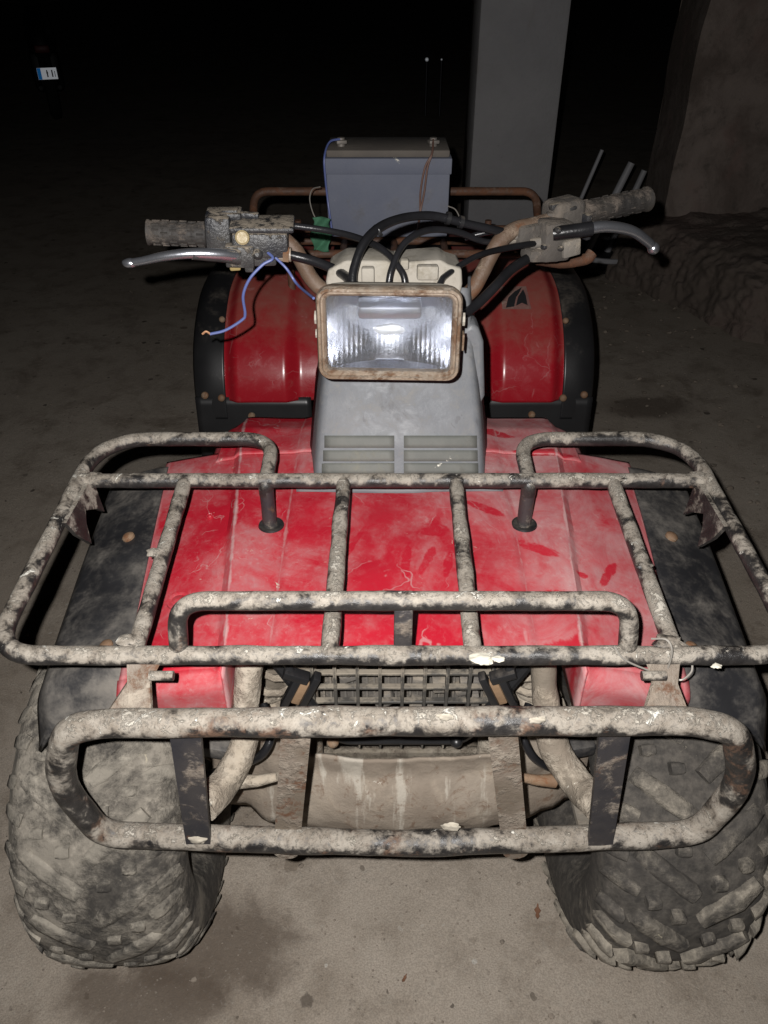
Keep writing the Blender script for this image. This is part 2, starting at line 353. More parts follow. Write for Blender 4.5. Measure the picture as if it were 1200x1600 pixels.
M['lug'] = m_tyre('dusty_tread_rubber', 0.36, 0.70, (0.25, 0.222, 0.18)); M['lugmud'] = m_tyre('mud_covered_tread_rubber', 0.33, 0.58, (0.25, 0.226, 0.188))

def m_red():
    m, nt, p = newmat('dusty_red_plastic'); k = N(nt)
    sep = nt.nodes.new('ShaderNodeSeparateXYZ'); nt.links.new(k.tc, sep.inputs[0]); X, Y = sep.outputs[0], sep.outputs[1]
    n1 = k.noise(6, 7, 0.62, 0.6); n2 = k.noise(30, 8, 0.72, 0.4); n3 = k.noise(180, 4, 0.7)
    base = k.mix(k.ramp(k.noise(3, 3), 0.35, 0.7), (0.34, 0.005, 0.017), (0.43, 0.008, 0.023))
    # dried dust: thicker to the rider's left half and towards the rear
    d = k.m('ADD', n1, k.m('MULTIPLY', k.m('SUBTRACT', n2, 0.5), 0.55))
    d = k.m('ADD', d, k.m('MULTIPLY', k.ramp(X, -0.02, 0.22), 0.23)); d = k.m('ADD', d, k.m('MULTIPLY', k.ramp(Y, -0.08, 0.36), 0.05))
    dm = k.ramp(d, 0.42, 0.80, 0.015, 0.60)
    dm = k.m('MULTIPLY', dm, k.ramp(k.noise(13, 8, 0.72, 0.7, k.vec((1, 0.55, 1))), 0.34, 0.62, 0.42, 1.2))
    # hand wipes and scrapes where the red shows through
    nd = k.m('MULTIPLY', k.m('SUBTRACT', n2, 0.5), 0.9)
    wipes = None
    nw = k.noise(22, 6, 0.7, 0.8); nd = k.m('ADD', k.m('MULTIPLY', k.m('SUBTRACT', n2, 0.5), 0.9), k.m('MULTIPLY', k.m('SUBTRACT', nw, 0.5), 3.4))
    for (u, v, ru, rv, rot) in ((757, 800, .030, .009, -32), (838, 853, .034, .011, -28), (912, 884, .010, .007, 0), (862, 925, .04, .016, 20), (775, 688, .03, .012, -20),
                                (552, 850, .042, .006, 66), (575, 880, .02, .008, 30), (636, 870, .04, .007, 85), (665, 875, .03, .008, 70), (700, 880, .03, .006, 80), (680, 830, .02, .014, 0), (870, 1000, .05, .02, 20), (660, 990, .06, .03, 0), (955, 878, .03, .008, 60), (790, 930, .06, .014, 5), (455, 650, .03, .012, 10), (850, 715, .06, .008, 3)):
        q = pt(u, v, Z=0.725) - QUAD
        mp = nt.nodes.new('ShaderNodeMapping'); mp.vector_type = 'TEXTURE'; nt.links.new(k.tc, mp.inputs[0])
        mp.inputs['Location'].default_value = (q.x, q.y, 0); mp.inputs['Rotation'].default_value = (0, 0, R(rot)); mp.inputs['Scale'].default_value = (ru, rv, 1)
        sx = nt.nodes.new('ShaderNodeSeparateXYZ'); nt.links.new(mp.outputs[0], sx.inputs[0])
        L = k.m('ADD', k.m('MULTIPLY', sx.outputs[0], sx.outputs[0]), k.m('MULTIPLY', sx.outputs[1], sx.outputs[1]))
        g = k.ramp(k.m('ADD', L, nd), 0.55, 1.05, 1.0, 0.0)
        wipes = g if wipes is None else k.m('MAXIMUM', wipes, g)
    # pale dust caught along the pressed creases
    ax = k.m('ABSOLUTE', X); cr = None
    for (c0, ck, wd, am) in ((0.2332, 0.0929, 0.0045, 0.75), (0.166, 0.0, 0.003, 0.45), (0.362, 0.083, 0.010, 0.55)):
        e = k.m('ABSOLUTE', k.m('SUBTRACT', ax, k.m('ADD', k.m('MULTIPLY', Y, ck), c0)))
        q_ = k.ramp(k.m('ADD', e, k.m('MULTIPLY', k.m('SUBTRACT', n2, 0.5), 0.010)), 0.0, wd, am, 0.0); cr = q_ if cr is None else k.m('MAXIMUM', cr, q_)
    dm = k.m('MULTIPLY', dm, k.fmix(wipes, 1.0, 0.12))
    scr = k.noise(26, 3, 0.5, 0.5, k.vec((1, 0.10, 1), (0, 0, R(35)))); scr2 = k.noise(60, 2, 0.5, 0.6, k.vec((0.12, 1, 1), (0, 0, R(-20))))
    s = k.m('MAXIMUM', k.ramp(scr, 0.70, 0.74), k.ramp(scr2, 0.73, 0.77))
    # spatter and grain of the dried dust
    sp_ = k.ramp(k.noise(95, 8, 0.8, 0.5), 0.50, 0.72, 0, 0.30); dm = k.m('ADD', dm, k.m('MULTIPLY', sp_, k.ramp(n1, 0.3, 0.6)))
    dm = k.m('MAXIMUM', k.m('ADD', dm, k.m('MULTIPLY', s, 0.28), clamp=True), cr)
    # fine scratches
    for (sc_, th, lo_, am) in ((7, 0.010, 0.50, 0.55), (13, 0.012, 0.53, 0.45)):
        dn = nt.nodes.new('ShaderNodeTexNoise'); dn.inputs['Scale'].default_value = 5.0; dn.inputs['Detail'].default_value = 5; nt.links.new(k.tc, dn.inputs['Vector'])
        dv = nt.nodes.new('ShaderNodeVectorMath'); dv.operation = 'MULTIPLY_ADD'; nt.links.new(dn.outputs['Color'], dv.inputs[0]); dv.inputs[1].default_value = (0.25, 0.25, 0.25); nt.links.new(k.vec((1, 0.45, 0.8), (0, 0, R(30 + sc_ * 5))), dv.inputs[2])
        ed = k.vor(sc_, dv.outputs[0], 'DISTANCE_TO_EDGE')
        SQ = k.m('MULTIPLY', k.ramp(ed, 0.0, th, am, 0.0), k.ramp(k.noise(10, 5, 0.6, 0, k.vec(loc=(sc_, 2, 1))), lo_, lo_ + 0.08))
        dm = k.m('MAXIMUM', dm, SQ)
    col = k.mix(dm, base, k.mix(k.ramp(n2, 0.3, 0.7), (0.44, 0.325, 0.315), (0.36, 0.205, 0.21)))
    col = k.mix(k.ramp(k.noise(48, 7, 0.75, 0.9), 0.66, 0.70), col, (0.50, 0.42, 0.34))
    col = k.mix(k.ramp(k.noise(15, 7, 0.7, 0.3), 0.62, 0.85, 0, 0.55), col, (0.33, 0.25, 0.21))
    k.out(p, col, k.fmix(dm, 0.42, 0.85), k.bump(k.m('ADD', k.m('MULTIPLY', n2, 0.5), k.m('MULTIPLY', n3, 0.3)), 0.22, 0.002)); return m
def m_red_rear():
    m, nt, p = newmat('dark_red_plastic'); k = N(nt)
    n1 = k.noise(5, 6, 0.6); n2 = k.noise(24, 7, 0.7, 0.4)
    col = k.mix(n1, (0.26, 0.003, 0.011), (0.32, 0.005, 0.015))
    d = k.m('ADD', k.m('MULTIPLY', k.up(), 0.55), k.m('MULTIPLY', k.m('ADD', n1, n2), 0.35))
    dm = k.ramp(d, 0.62, 0.98, 0.04, 0.62)
    col = k.mix(dm, col, (0.20, 0.125, 0.09)); dm0 = dm; dm = k.m('MULTIPLY', dm, 0.0)
    # fine scratches
    for (sc_, th, lo_, am) in ((7, 0.010, 0.50, 0.55), (13, 0.012, 0.53, 0.45)):
        dn = nt.nodes.new('ShaderNodeTexNoise'); dn.inputs['Scale'].default_value = 5.0; dn.inputs['Detail'].default_value = 5; nt.links.new(k.tc, dn.inputs['Vector'])
        dv = nt.nodes.new('ShaderNodeVectorMath'); dv.operation = 'MULTIPLY_ADD'; nt.links.new(dn.outputs['Color'], dv.inputs[0]); dv.inputs[1].default_value = (0.25, 0.25, 0.25); nt.links.new(k.vec((1, 0.45, 0.8), (0, 0, R(30 + sc_ * 5))), dv.inputs[2])
        ed = k.vor(sc_, dv.outputs[0], 'DISTANCE_TO_EDGE')
        SQ = k.m('MULTIPLY', k.ramp(ed, 0.0, th, am * 0.6, 0.0), k.ramp(k.noise(10, 5, 0.6, 0, k.vec(loc=(sc_, 2, 1))), lo_, lo_ + 0.08))
        dm = k.m('MAXIMUM', dm, SQ)
    col = k.mix(dm, col, (0.42, 0.22, 0.22)); dm = k.m('MAXIMUM', dm0, k.m('MULTIPLY', k.ramp(n2, 0.4, 0.75), 0.3)); col = k.mix(k.ramp(k.noise(18, 8, 0.75, 0.5), 0.52, 0.8, 0, 0.35), col, (0.26, 0.15, 0.13))
    s = k.ramp(k.noise(40, 3, 0.5, 0.6, k.vec((1, 1, 0.15), (0, 0, 0))), 0.68, 0.73, 0, 0.16)
    col = k.mix(s, col, (0.5, 0.3, 0.3))
    k.out(p, col, k.fmix(dm, 0.22, 0.8), k.bump(n2, 0.09, 0.002)); return m
QUAD = Vector((0.024, 0.79, 0))
M['red'] = m_red(); M['redrear'] = m_red_rear()

def m_ground():
    m, nt, p = newmat('dirty_concrete_ground'); k = N(nt)
    n1 = k.noise(1.1, 6, 0.6, 0.3); n2 = k.noise(7, 8, 0.68, 0.3); n3 = k.noise(70, 8, 0.72); n4 = k.noise(340, 3, 0.7)
    col = k.mix(k.ramp(n1, 0.32, 0.68), (0.345, 0.292, 0.236), (0.43, 0.375, 0.314))
    col = k.mix(k.ramp(n2, 0.44, 0.74, 0, 0.75), col, (0.165, 0.13, 0.095))
    col = k.mix(k.ramp(k.noise(2.6, 8, 0.7, 0.6, k.vec(loc=(3.3, 1.2, 0))), 0.55, 0.72, 0, 0.7), col, (0.13, 0.095, 0.065))
    col = k.mix(k.ramp(n3, 0.48, 0.8, 0, 0.6), col, (0.36, 0.33, 0.28))
    col = k.mix(k.ramp(k.noise(16, 5, 0.6, 0, k.vec(loc=(1, 4, 2))), 0.68, 0.76, 0, 0.7), col, (0.085, 0.068, 0.052))
    wob = nt.nodes.new('ShaderNodeTexNoise'); wob.inputs['Scale'].default_value = 60; nt.links.new(k.tc, wob.inputs['Vector'])
    wv = nt.nodes.new('ShaderNodeVectorMath'); wv.operation = 'MULTIPLY_ADD'; nt.links.new(wob.outputs['Color'], wv.inputs[0]); wv.inputs[1].default_value = (0.02, 0.02, 0); nt.links.new(k.tc, wv.inputs[2])
    for (scl, c_, th) in ((17, (0.07, 0.055, 0.042), 0.22), (31, (0.10, 0.08, 0.06), 0.16), (24, (0.50, 0.47, 0.42), 0.15), (12, (0.17, 0.135, 0.10), 0.22), (48, (0.08, 0.065, 0.05), 0.2)):
        vn = nt.nodes.new('ShaderNodeTexVoronoi'); vn.inputs['Scale'].default_value = scl; nt.links.new(wv.outputs[0], vn.inputs['Vector'])
        rs = nt.nodes.new('ShaderNodeSeparateColor'); nt.links.new(vn.outputs['Color'], rs.inputs[0])
        rr = k.m('MULTIPLY', k.m('POWER', rs.outputs[0], 3.0), th)
        col = k.mix(k.m('MULTIPLY', k.ramp(k.m('SUBTRACT', vn.outputs['Distance'], rr), -0.03, 0.012, 1.0, 0.0), k.ramp(rs.outputs[1], 0.2, 0.9, 0.3, 0.9)), col, c_)
    # oil / wet stains, with shapes of their own
    for (u, v, rx, ry) in ((330, 1480, .16, .10), (240, 1560, .18, .06), (1010, 635, .20, .10), (760, 700, .1, .1)):
        q = pt(u, v, Z=0)
        mp = nt.nodes.new('ShaderNodeMapping'); mp.vector_type = 'TEXTURE'; nt.links.new(k.tc, mp.inputs[0])
        mp.inputs['Location'].default_value = q; mp.inputs['Scale'].default_value = (rx, ry, 1)
        L = nt.nodes.new('ShaderNodeVectorMath'); L.operation = 'LENGTH'; nt.links.new(mp.outputs[0], L.inputs[0])
        x = k.m('ADD', L.outputs['Value'], k.m('MULTIPLY', k.m('SUBTRACT', n2, 0.5), 2.2))
        col = k.mix(k.ramp(x, 0.5, 1.1, 0.75, 0.0), col, (0.085, 0.06, 0.042))
    col = k.mix(k.ramp(n4, 0.34, 0.66, 0.40, 0.0), col, (0.10, 0.085, 0.07)); col = k.mix(k.ramp(k.noise(150, 6, 0.75), 0.55, 0.78, 0, 0.45), col, (0.42, 0.39, 0.345))
    h = k.m('ADD', k.m('MULTIPLY', n3, 0.6), k.m('ADD', k.m('MULTIPLY', n4, 0.35), k.m('MULTIPLY', n2, 0.8)))
    k.out(p, col, 0.9, k.bump(h, 0.6, 0.007)); return m
M['ground'] = m_ground()
def m_pillar():
    m, nt, p = newmat('painted_concrete'); k = N(nt)
    n1 = k.noise(2.5, 6, 0.6, 0.2); n2 = k.noise(50, 6, 0.7); n3 = k.noise(9, 6, 0.7)
    col = k.mix(k.ramp(n1, 0.3, 0.7), (0.20, 0.197, 0.205), (0.25, 0.246, 0.25))
    col = k.mix(k.ramp(n3, 0.5, 0.8, 0, 0.35), col, (0.20, 0.19, 0.18))
    col = k.mix(k.ramp(k.noise(5, 7, 0.7, 0.8, k.vec((1, 1, 0.35))), 0.56, 0.75, 0, 0.5), col, (0.17, 0.15, 0.135)); col = k.mix(k.ramp(k.noise(60, 6, 0.75, 0.5), 0.66, 0.70), col, (0.14, 0.13, 0.125))
    k.out(p, col, 0.9, k.bump(k.m('ADD', n2, n3), 0.5, 0.006)); return m
M['pillar'] = m_pillar()
def m_wall():
    m, nt, p = newmat('crumbling_render'); k = N(nt)
    n1 = k.noise(1.6, 7, 0.65, 0.5); n2 = k.noise(16, 8, 0.7, 0.3); n3 = k.noise(90, 5, 0.7)
    col = k.mix(k.ramp(n1, 0.40, 0.56), (0.15, 0.118, 0.10), (0.27, 0.222, 0.195))
    col = k.mix(k.ramp(k.noise(2.3, 6, 0.6, 0.4, k.vec(loc=(2, 8, 1))), 0.55, 0.7, 0, 0.6), col, (0.24, 0.15, 0.13))
    col = k.mix(k.ramp(n2, 0.5, 0.75, 0, 0.7), col, (0.08, 0.07, 0.06))
    k.out(p, col, 0.95, k.bump(k.m('ADD', n2, k.m('MULTIPLY', n3, 0.4)), 0.5, 0.012)); return m
M['wall'] = m_wall()

# ------------------------------------------------------------------ ground, pillar, wall
g = MB()
def gfn(i, j):
    # finer near the camera
    x = math.copysign(abs(i * 2 - 1) ** 2.2, i * 2 - 1) * 60; y = -8 + (j ** 2.2) * 90
    z = 0.0
    if abs(x) < 6 and y < 9: z = 0.006 * mnoise.noise(Vector((x * 1.3, y * 1.3, 0))) + 0.0025 * mnoise.noise(Vector((x * 5, y * 5, 3)))
    return Vector((x, y, z - 0.004))
g.grid(gfn, 240, 240)
o = g.build('ground', M['ground'], loc=(0, 0, 0)); tag(o, kind='structure')

PY = 3.25
pl_ = pt(742, 150, Y=PY).x; pr_ = pt(876, 150, Y=PY).x
b = MB()
b.box(((pl_ + pr_) / 2, PY + (pr_ - pl_) / 2, 1.85), (pr_ - pl_, pr_ - pl_, 3.72), bev=0.012)
o = b.build('concrete_pillar', M['pillar'], loc=((pl_ + pr_) / 2, PY + (pr_ - pl_) / 2, 0)); tag(o, 'square grey concrete pillar standing behind the quad bike', 'pillar')

b = MB()
WY = 4.12; WX0 = pt(1040, 330, Y=WY).x
def wfn(i, j):
    x = lerp(WX0, 4.6, i); z = lerp(-0.02, 3.7, j); q = Vector((x * 1.4, 0, z * 1.4))
    e = 0.03 * mnoise.noise(q * 0.8) + 0.012 * mnoise.noise(q * 3.1) + 0.006 * mnoise.noise(q * 9)
    # plaster that has come away leaves a step
    e -= 0.022 * sstep(0.05, 0.11, mnoise.noise(q * 1.15 + Vector((5, 0, 2))) + 0.25 * mnoise.noise(q * 5))
    return Vector((x + (0.02 * mnoise.noise(q * 2.3) if i == 0 else 0), WY - e, z))
b.grid(wfn, 110, 120)
ends = [wfn(0, j / 120) for j in range(121)]
b.add(ends + [Vector((e.x + 0.02, WY + 0.45, e.z)) for e in ends], [(j, j + 1, 122 + j, 121 + j) for j in range(120)])
b.add([Vector((WX0 + 0.02, WY + 0.45, -0.02)), Vector((4.6, WY + 0.45, -0.02)), Vector((4.6, WY + 0.45, 3.7)), Vector((WX0 + 0.02, WY + 0.45, 3.7))], [(0, 1, 2, 3)])
o = b.build('rough_wall', M['wall'], loc=(WX0, WY, 0), sharp=60); tag(o, 'brown wall with peeling plaster rising at the far right', 'wall')
# low broken footing in front of the wall
b = MB()
FP = spline([Vector(p) for p in ((1.20, 4.10, 0), (1.33, 3.88, 0), (1.48, 3.55, 0), (1.66, 3.22, 0), (1.95, 2.95, 0), (2.6, 2.8, 0), (4.4, 2.75, 0))], 14)
def ffn(i, j):
    k = i * (len(FP) - 1); n = min(len(FP) - 2, int(k)); p = FP[n].lerp(FP[n + 1], k - n); d = (FP[n + 1] - FP[n]).normalized(); inn = Vector((-d.y, d.x, 0)); inn = inn if inn.y > 0 else -inn
    off, z = interp(j, [(0, 0), (0.5, 0.05), (0.62, 0.12), (1, 1.3)]), interp(j, [(0, -0.01), (0.5, 0.23), (0.62, 0.285), (1, 0.38)])
    q = p + inn * off; q.y = min(q.y, WY + 0.05); q.z = z
    w_ = q * 2.2; a = 0.05 * mnoise.noise(w_) + 0.05 * abs(mnoise.noise(w_ * 2.7)) + 0.018 * mnoise.noise(w_ * 6) + 0.016 * mnoise.noise(w_ * 15)
    return q + Vector((-0.6, -0.7, 0.5 if z > 0.02 else 0)) * a
b.grid(ffn, 260, 90)
M['footing'] = grime('dirty_broken_concrete', (0.11, 0.088, 0.073), (0.155, 0.125, 0.105), (0.23, 0.195, 0.17), (0.15, 0.105, 0.09), 5, 0.5, 0.8, 0.1, 0.95, None, 0, 0, 0.8, 4.0, 40)
o = b.build('concrete_footing', M['footing'], loc=(1.5, 3.5, 0), sharp=60); tag(o, 'low broken concrete footing at the base of the far right wall', 'footing')

# ------------------------------------------------------------------ QUAD BIKE
quad = empty('quad_bike', QUAD, 'old red quad bike with muddy front rack, bumper and rectangular headlight', 'quad bike')
XC = QUAD.x
def V(rx, y, z): return Vector((XC + rx, y, z))

# --- front fender -------------------------------------------------
def fw(y): return lerp(0.357, 0.392, (y - 0.68) / 0.42)
def fc(y): return lerp(0.223, 0.262, (y - 0.68) / 0.42)
ZTAB = [(0.60, 0.694), (0.645, 0.700), (0.70, 0.707), (0.80, 0.717), (0.95, 0.729), (1.08, 0.735), (1.16, 0.732), (1.23, 0.712)]
def fz(rx, y):
    a = abs(rx); z = interp(y, ZTAB); c = fc(y)
    z += 0.0035 * sstep(0.168, 0.160, a) if a > 0.1 else 0.0035
    z -= 0.009 * sstep(c, c + 0.012, a) + 0.024 * max(0, (a - c) / 0.13) ** 1.3
    z += 0.0025 * mnoise.noise(Vector((rx * 7, y * 7, 1))) + 0.001 * mnoise.noise(Vector((rx * 25, y * 25, 1)))
    return z
b = MB()
YB = 1.105
b.grid(lambda i, j: (lambda y: V(lerp(-1, 1, i) * fw(y), y, fz(lerp(-1, 1, i) * fw(y), y)))(lerp(0.652, YB, j)), 150, 70)
# rear tongue of the hood
b.grid(lambda i, j: (lambda y: (lambda x: V(x, y, fz(x, y) + 0.004 - 0.05 * sstep(0.93, 1.0, abs(lerp(-1, 1, i))) * 0.3))(lerp(-1, 1, i) * (0.318 - 0.03 * sstep(0.6, 1, j) ** 2)))(lerp(YB - 0.03, 1.235, j)), 70, 20)
fender = b.build('front_fender', M['red'], quad, thick=0.0035, sharp=30)
# front lips over the wheels
for s in (-1, 1):
    b = MB()
    def lip(i, j):
        x = lerp(0.222, 0.357, i); y = 0.652
        z0 = fz(s * x, y); t = j
        return V(s * x, y - 0.016 * math.sin(min(1, t * 3) * math.pi / 2) + 0.012 * max(0, t - 0.4), lerp(z0 - 0.001, 0.612 - 0.004 * i, t))
    b.grid(lip, 20, 14)
    b.grid(lambda i, j: V(s * 0.222, lerp(0.636, 0.78, i), lerp(0.612, fz(s * 0.222, lerp(0.652, 0.78, i)) - 0.002, j)), 8, 6)
    b.build('fender_lip', M['red'], fender, thick=0.003)
    b = MB(); b.grid(lambda i, j: V(s * lerp(0.224, 0.352, i), 0.647, lerp(0.598, 0.616, j)), 8, 2)
    b.build('lip_edge', M['black'], fender, thick=0.004)
    # black flare
    b = MB()
    def fla(i, j):
        y = lerp(0.632, 1.125, j); x = lerp(fw(y) - 0.006, lerp(0.478, 0.505, j), i)
        z = fz(s * (fw(y) - 0.004), y) + 0.0045 - 0.045 * i ** 1.5 - 0.022 * max(0, (i - 0.86) / 0.14)
        z -= 0.05 * sstep(0.12, 0.0, j) ** 2
        z += 0.003 * mnoise.noise(Vector((x * 9 * s, y * 9, 5))) - 0.03 * sstep(0.9, 1, j)
        return V(s * x, y, z)
    b.grid(fla, 24, 60)
    def flf(i, j):
        x = lerp(0.351, 0.478 - 0.05 * j, i); p0 = fla(i, 0)
        return V(s * x, 0.632 + 0.03 * j, lerp(p0.z, 0.605, j))
    b.grid(flf, 16, 10)
    fl_o = b.build('fender_flare', M['black'], fender, thick=0.004)
    for (u, v) in (((200, 836), (160, 990)) if s < 0 else ((1050, 836), (1086, 996))):
        q = pt(u, v, Z=0.695); b = MB(); b.disc((q.x, q.y, fla((abs(q.x - XC) - fw(q.y)) / 0.12, (q.y - 0.632) / 0.493).z), (s * 0.3, -0.1, 1), 0.0095, 0.004)
        b.build('rivet', M['bolt'], fender)
for (u, v) in ((279, 934), (965, 936), (330, 818)):
    q = pt(u, v, Z=0.70); b = MB(); rr = 0.017 if v > 900 else 0.006
    b.lathe([(-0.003, rr), (0.0015, rr), (0.002, rr * 0.8), (0.0005, rr * 0.6), (0.0025, rr * 0.35), (0.003, 0.0001)], (q.x, q.y, fz(q.x - XC, q.y) + 0.001), (0, -0.05, 1), 20)
    b.build('washer', M['red'], fender)

# --- front rack ---------------------------------------------------
ZF, ZR = 0.78, 0.80
def rk(u, v): # rack plane: front 0.78, rear 0.80
    z = 0.79
    for _ in range(4):
        q = pt(u, v, Z=z); z = lerp(ZF, ZR, (q.y - 0.59) / 0.32)
    return q
TR = 0.0107
b = MB()
# outer hoop: rear left post - loop - side rail - front bar - side rail - loop - rear right post
pL, pR = pt(427, 832, Y=0.905), pt(815, 832, Y=0.905)
YL = rk(300, 686).y
def R3(x, y): return Vector((x, y, lerp(ZF, ZR, (y - 0.59) / 0.32)))
xl, xr = rk(48, 900).x, rk(1186, 900).x
yf = rk(600, 1024).y; yc = rk(600, 751).y
loop = [R3(pL.x - 0.002, yc - 0.004), R3(pL.x - 0.002, YL), R3(xl + 0.0, YL), R3(xl, yf), R3(xr, yf), R3(xr, YL), R3(pR.x, YL), R3(pR.x, yc - 0.004)]
path = fillet([loop[0] - Vector((0, 0, 0.02))] + loop + [loop[-1] - Vector((0, 0, 0.02))], [0.018, 0.05, 0.085, 0.055, 0.055, 0.085, 0.05, 0.018], 9, 0.010)
b.tube(path, TR, 14, 0.0012, 1.0)
rack = b.build('front_rack', M['tube'], quad)
for q in (loop[0], loop[-1]): b = MB(); b.tube([q - Vector((0, 0, 0.012 + 0.0095 * k)) for k in range(11)], TR * 0.97, 14, 0.0008, 2); b.build('rack_post', M['strap'], rack)
b = MB(); b.tube(fillet([R3(xl, yc), R3(xr, yc)], 0.01, 3, 0.008), TR, 14, 0.0012, 4.0); b.build('cross_bar', M['tube'], rack)
for (u0, u1, sd) in ((214, 283, 2.0), (516, 536, 8.0), (738, 714, 12.0), (1050, 964, 16.0)):
    b = MB(); b.tube(fillet([R3(rk(u0, 1010).x, yf), R3(rk(u1, 770).x, yc)], 0.01, 3, 0.008), TR * 0.95, 14, 0.0014, sd); b.build('length_bar', M['tube'], rack)
# raised front hoop
h0, h1 = pt(276, 1012, Y=yf), pt(984, 1012, Y=yf)
HZ = pt(600, 939, Y=yf + 0.012).z
b = MB(); b.tube(fillet([(h0.x, yf + 0.004, ZF), (h0.x + 0.006, yf + 0.012, HZ), (h1.x - 0.006, yf + 0.012, HZ), (h1.x, yf + 0.004, ZF)], 0.055, 9, 0.009), TR * 0.97, 14, 0.0010, 21.0)
b.build('front_hoop', M['tube'], rack)
q = pt(630, 1000, Y=yf); b = MB(); b.box((q.x, yf + 0.008, (ZF + HZ) / 2), (0.020, 0.008, HZ - ZF - 0.012), bev=0.002); b.build('hoop_post', M['strap'], rack)
# hanging hooks on the side rails
for s, xx, (u0, v0) in ((-1, xl, (140, 770)), (1, xr, (1108, 775))):
    y0 = rk(u0, v0).y; z0 = R3(0, y0).z
    inn = -s
    poly = [(0, 0.035, 0.004), (0, -0.075, 0.004), (0, -0.068, -0.022), (0, -0.050, -0.050), (0, -0.036, -0.026), (0, -0.022, -0.014), (0, 0.004, -0.03), (0, 0.018, -0.045), (0, 0.026, -0.02)]
    b = MB(); b.plate([Vector((xx + inn * (0.012 + 0.25 * -p[2] * 1.0), y0 + p[1], z0 + p[2])) for p in poly], (inn * 0.006, 0, 0)); b.build('tie_hook', M['tube'], rack)
# dark discs in place of the shaded holes where posts enter the hood
for q in (pL, pR):
    b = MB(); zc = fz(q.x - XC, yc - 0.004)
    b.lathe([(-0.004, 0.0001), (0.0012, 0.0125), (0.0012, 0.0165), (0.0022, 0.017), (0.0024, 0.018), (0.0, 0.019)], (q.x, yc - 0.006, zc + 0.001), (0, 0, 1), 24); b.build('dark_hole_disc', M['blackclean'], rack)
# mud clods and white splashes on the rack
clods = [(752, 1031, 0.010), (777, 1031, 0.0055), (1114, 1042, 0.0045), (150, 746, 0.009), (247, 866, 0.010), (1003, 886, 0.008), (205, 1004, 0.011), (1040, 1006, 0.014), (714, 754, 0.007), (963, 750, 0.009), (1085, 745, 0.009)]
for i, (u, v, r) in enumerate(clods):
    q = rk(u, v) + Vector((0, -0.005, 0.007)); b = MB(); b.blob(q, r, (1.25, 0.75, 0.42), i * 1.7, 3, 0.45)
    b.build('mud_clod', M['whitesplat'] if i < 3 else M['tube'], rack)

# --- front bumper -------------------------------------------------
BR = 0.0154
yt, yb2 = 0.528, 0.535
tl, tr_ = pt(90, 1128, Y=yt), pt(1160, 1128, Y=yt); bl, br_ = pt(125, 1308, Y=yb2), pt(1120, 1308, Y=yb2)
mid = [pt(170, 1130, Y=yt), pt(102, 1140, Y=yt), pt(92, 1225, Y=(yt + yb2) / 2), pt(160, 1304, Y=yb2), pt(240, 1306, Y=yb2), pt(640, 1318, Y=yb2), pt(1010, 1306, Y=yb2), pt(1090, 1302, Y=yb2), pt(1162, 1222, Y=(yt + yb2) / 2), pt(1150, 1140, Y=yt), pt(1075, 1126, Y=yt)]
path = fillet([pt(620, 1127, Y=yt)] + mid + [pt(620, 1127, Y=yt)], [0.02, 0.055, 0.05, 0.05, 0.03, 0.03, 0.03, 0.05, 0.05, 0.055, 0.02], 9, 0.010)
b = MB(); b.tube(path, BR, 16, 0.0016, 31.0); bumper = b.build('front_bumper', M['bumper'], quad)
for (u0, u1) in ((288, 312), (962, 936)):
    a0, a1 = pt(u0, 1140, Y=yt + 0.004), pt(u1, 1312, Y=yb2 - 0.006)
    b = MB(); d = a1 - a0; s = 1 if u0 > 600 else -1
    b.plate([a0 + Vector((-0.017, 0, 0)), a0 + Vector((0.017, 0, 0)), a1 + Vector((0.015, -0.008, 0)), a1 + Vector((-0.015, -0.008, 0))], (0, 0.007, 0))
    b.build('upright_strap', M['strap'], bumper, smooth=False)
for (u0, u1) in ((463, 447), (785, 806)):
    a0, a1 = pt(u0, 1140, Y=yt + 0.012), pt(u1, 1330, Y=yb2 + 0.006); hw = 0.0165
    tip = [a1 + Vector((hw * math.cos(a), 0, hw * math.sin(a) - 0.002)) for a in [-i * math.pi / 8 for i in range(9)]]
    b = MB(); b.plate([a0 + Vector((-hw, 0, 0)), a0 + Vector((hw, 0, 0))] + tip, (0, 0.006, 0)); b.build('skid_hanger', M['gusset'], bumper, smooth=False)
# gusset brackets from rack to bumper
for s, (ut, ub) in ((-1, (226, 205)), (1, (1035, 1048))):
    a0 = pt(ut, 1030, Y=yf - 0.006); a1 = pt(ub, 1122, Y=yt + 0.006)
    b = MB(); w0, w1 = 0.013, 0.024
    am = a0.lerp(a1, 0.42)
    poly = [a0 + Vector((-w0 * 1.5, 0, 0)), a0 + Vector((w0 * 1.5, 0, 0)), am + Vector((w0 * (0.9 if s < 0 else 1), 0, 0)), a1 + Vector((w1 * 0.9, 0, 0)), a1 + Vector((-w1 * 1.2, 0, 0)), am + Vector((-w0, 0, 0))]
    b.plate(poly, (0, 0.007, 0)); b.build('gusset_bracket', M['gusset'], bumper, smooth=False)
    b = MB(); c = pt(ut + (25 if s < 0 else -15), 1056, Y=yf - 0.02); b.rod(c - Vector((0.012, 0, 0)), c + Vector((0.014, 0, 0)), 0.0055); b.build('bracket_peg', M['bumper'], bumper)
for i, (u, v, r, top) in enumerate([(308, 1312, 0.009, 0), (840, 1125, 0.006, 1), (705, 1292, 0.008, 0), (695, 1120, 0.006, 1)]):
    b = MB(); b.blob(pt(u, v, Y=(yt if top else yb2) - 0.0125), r, (1.3, 0.35, 0.8), 40 + i, 3, 0.5); b.build('mud_clod', M['mudclod'], bumper)

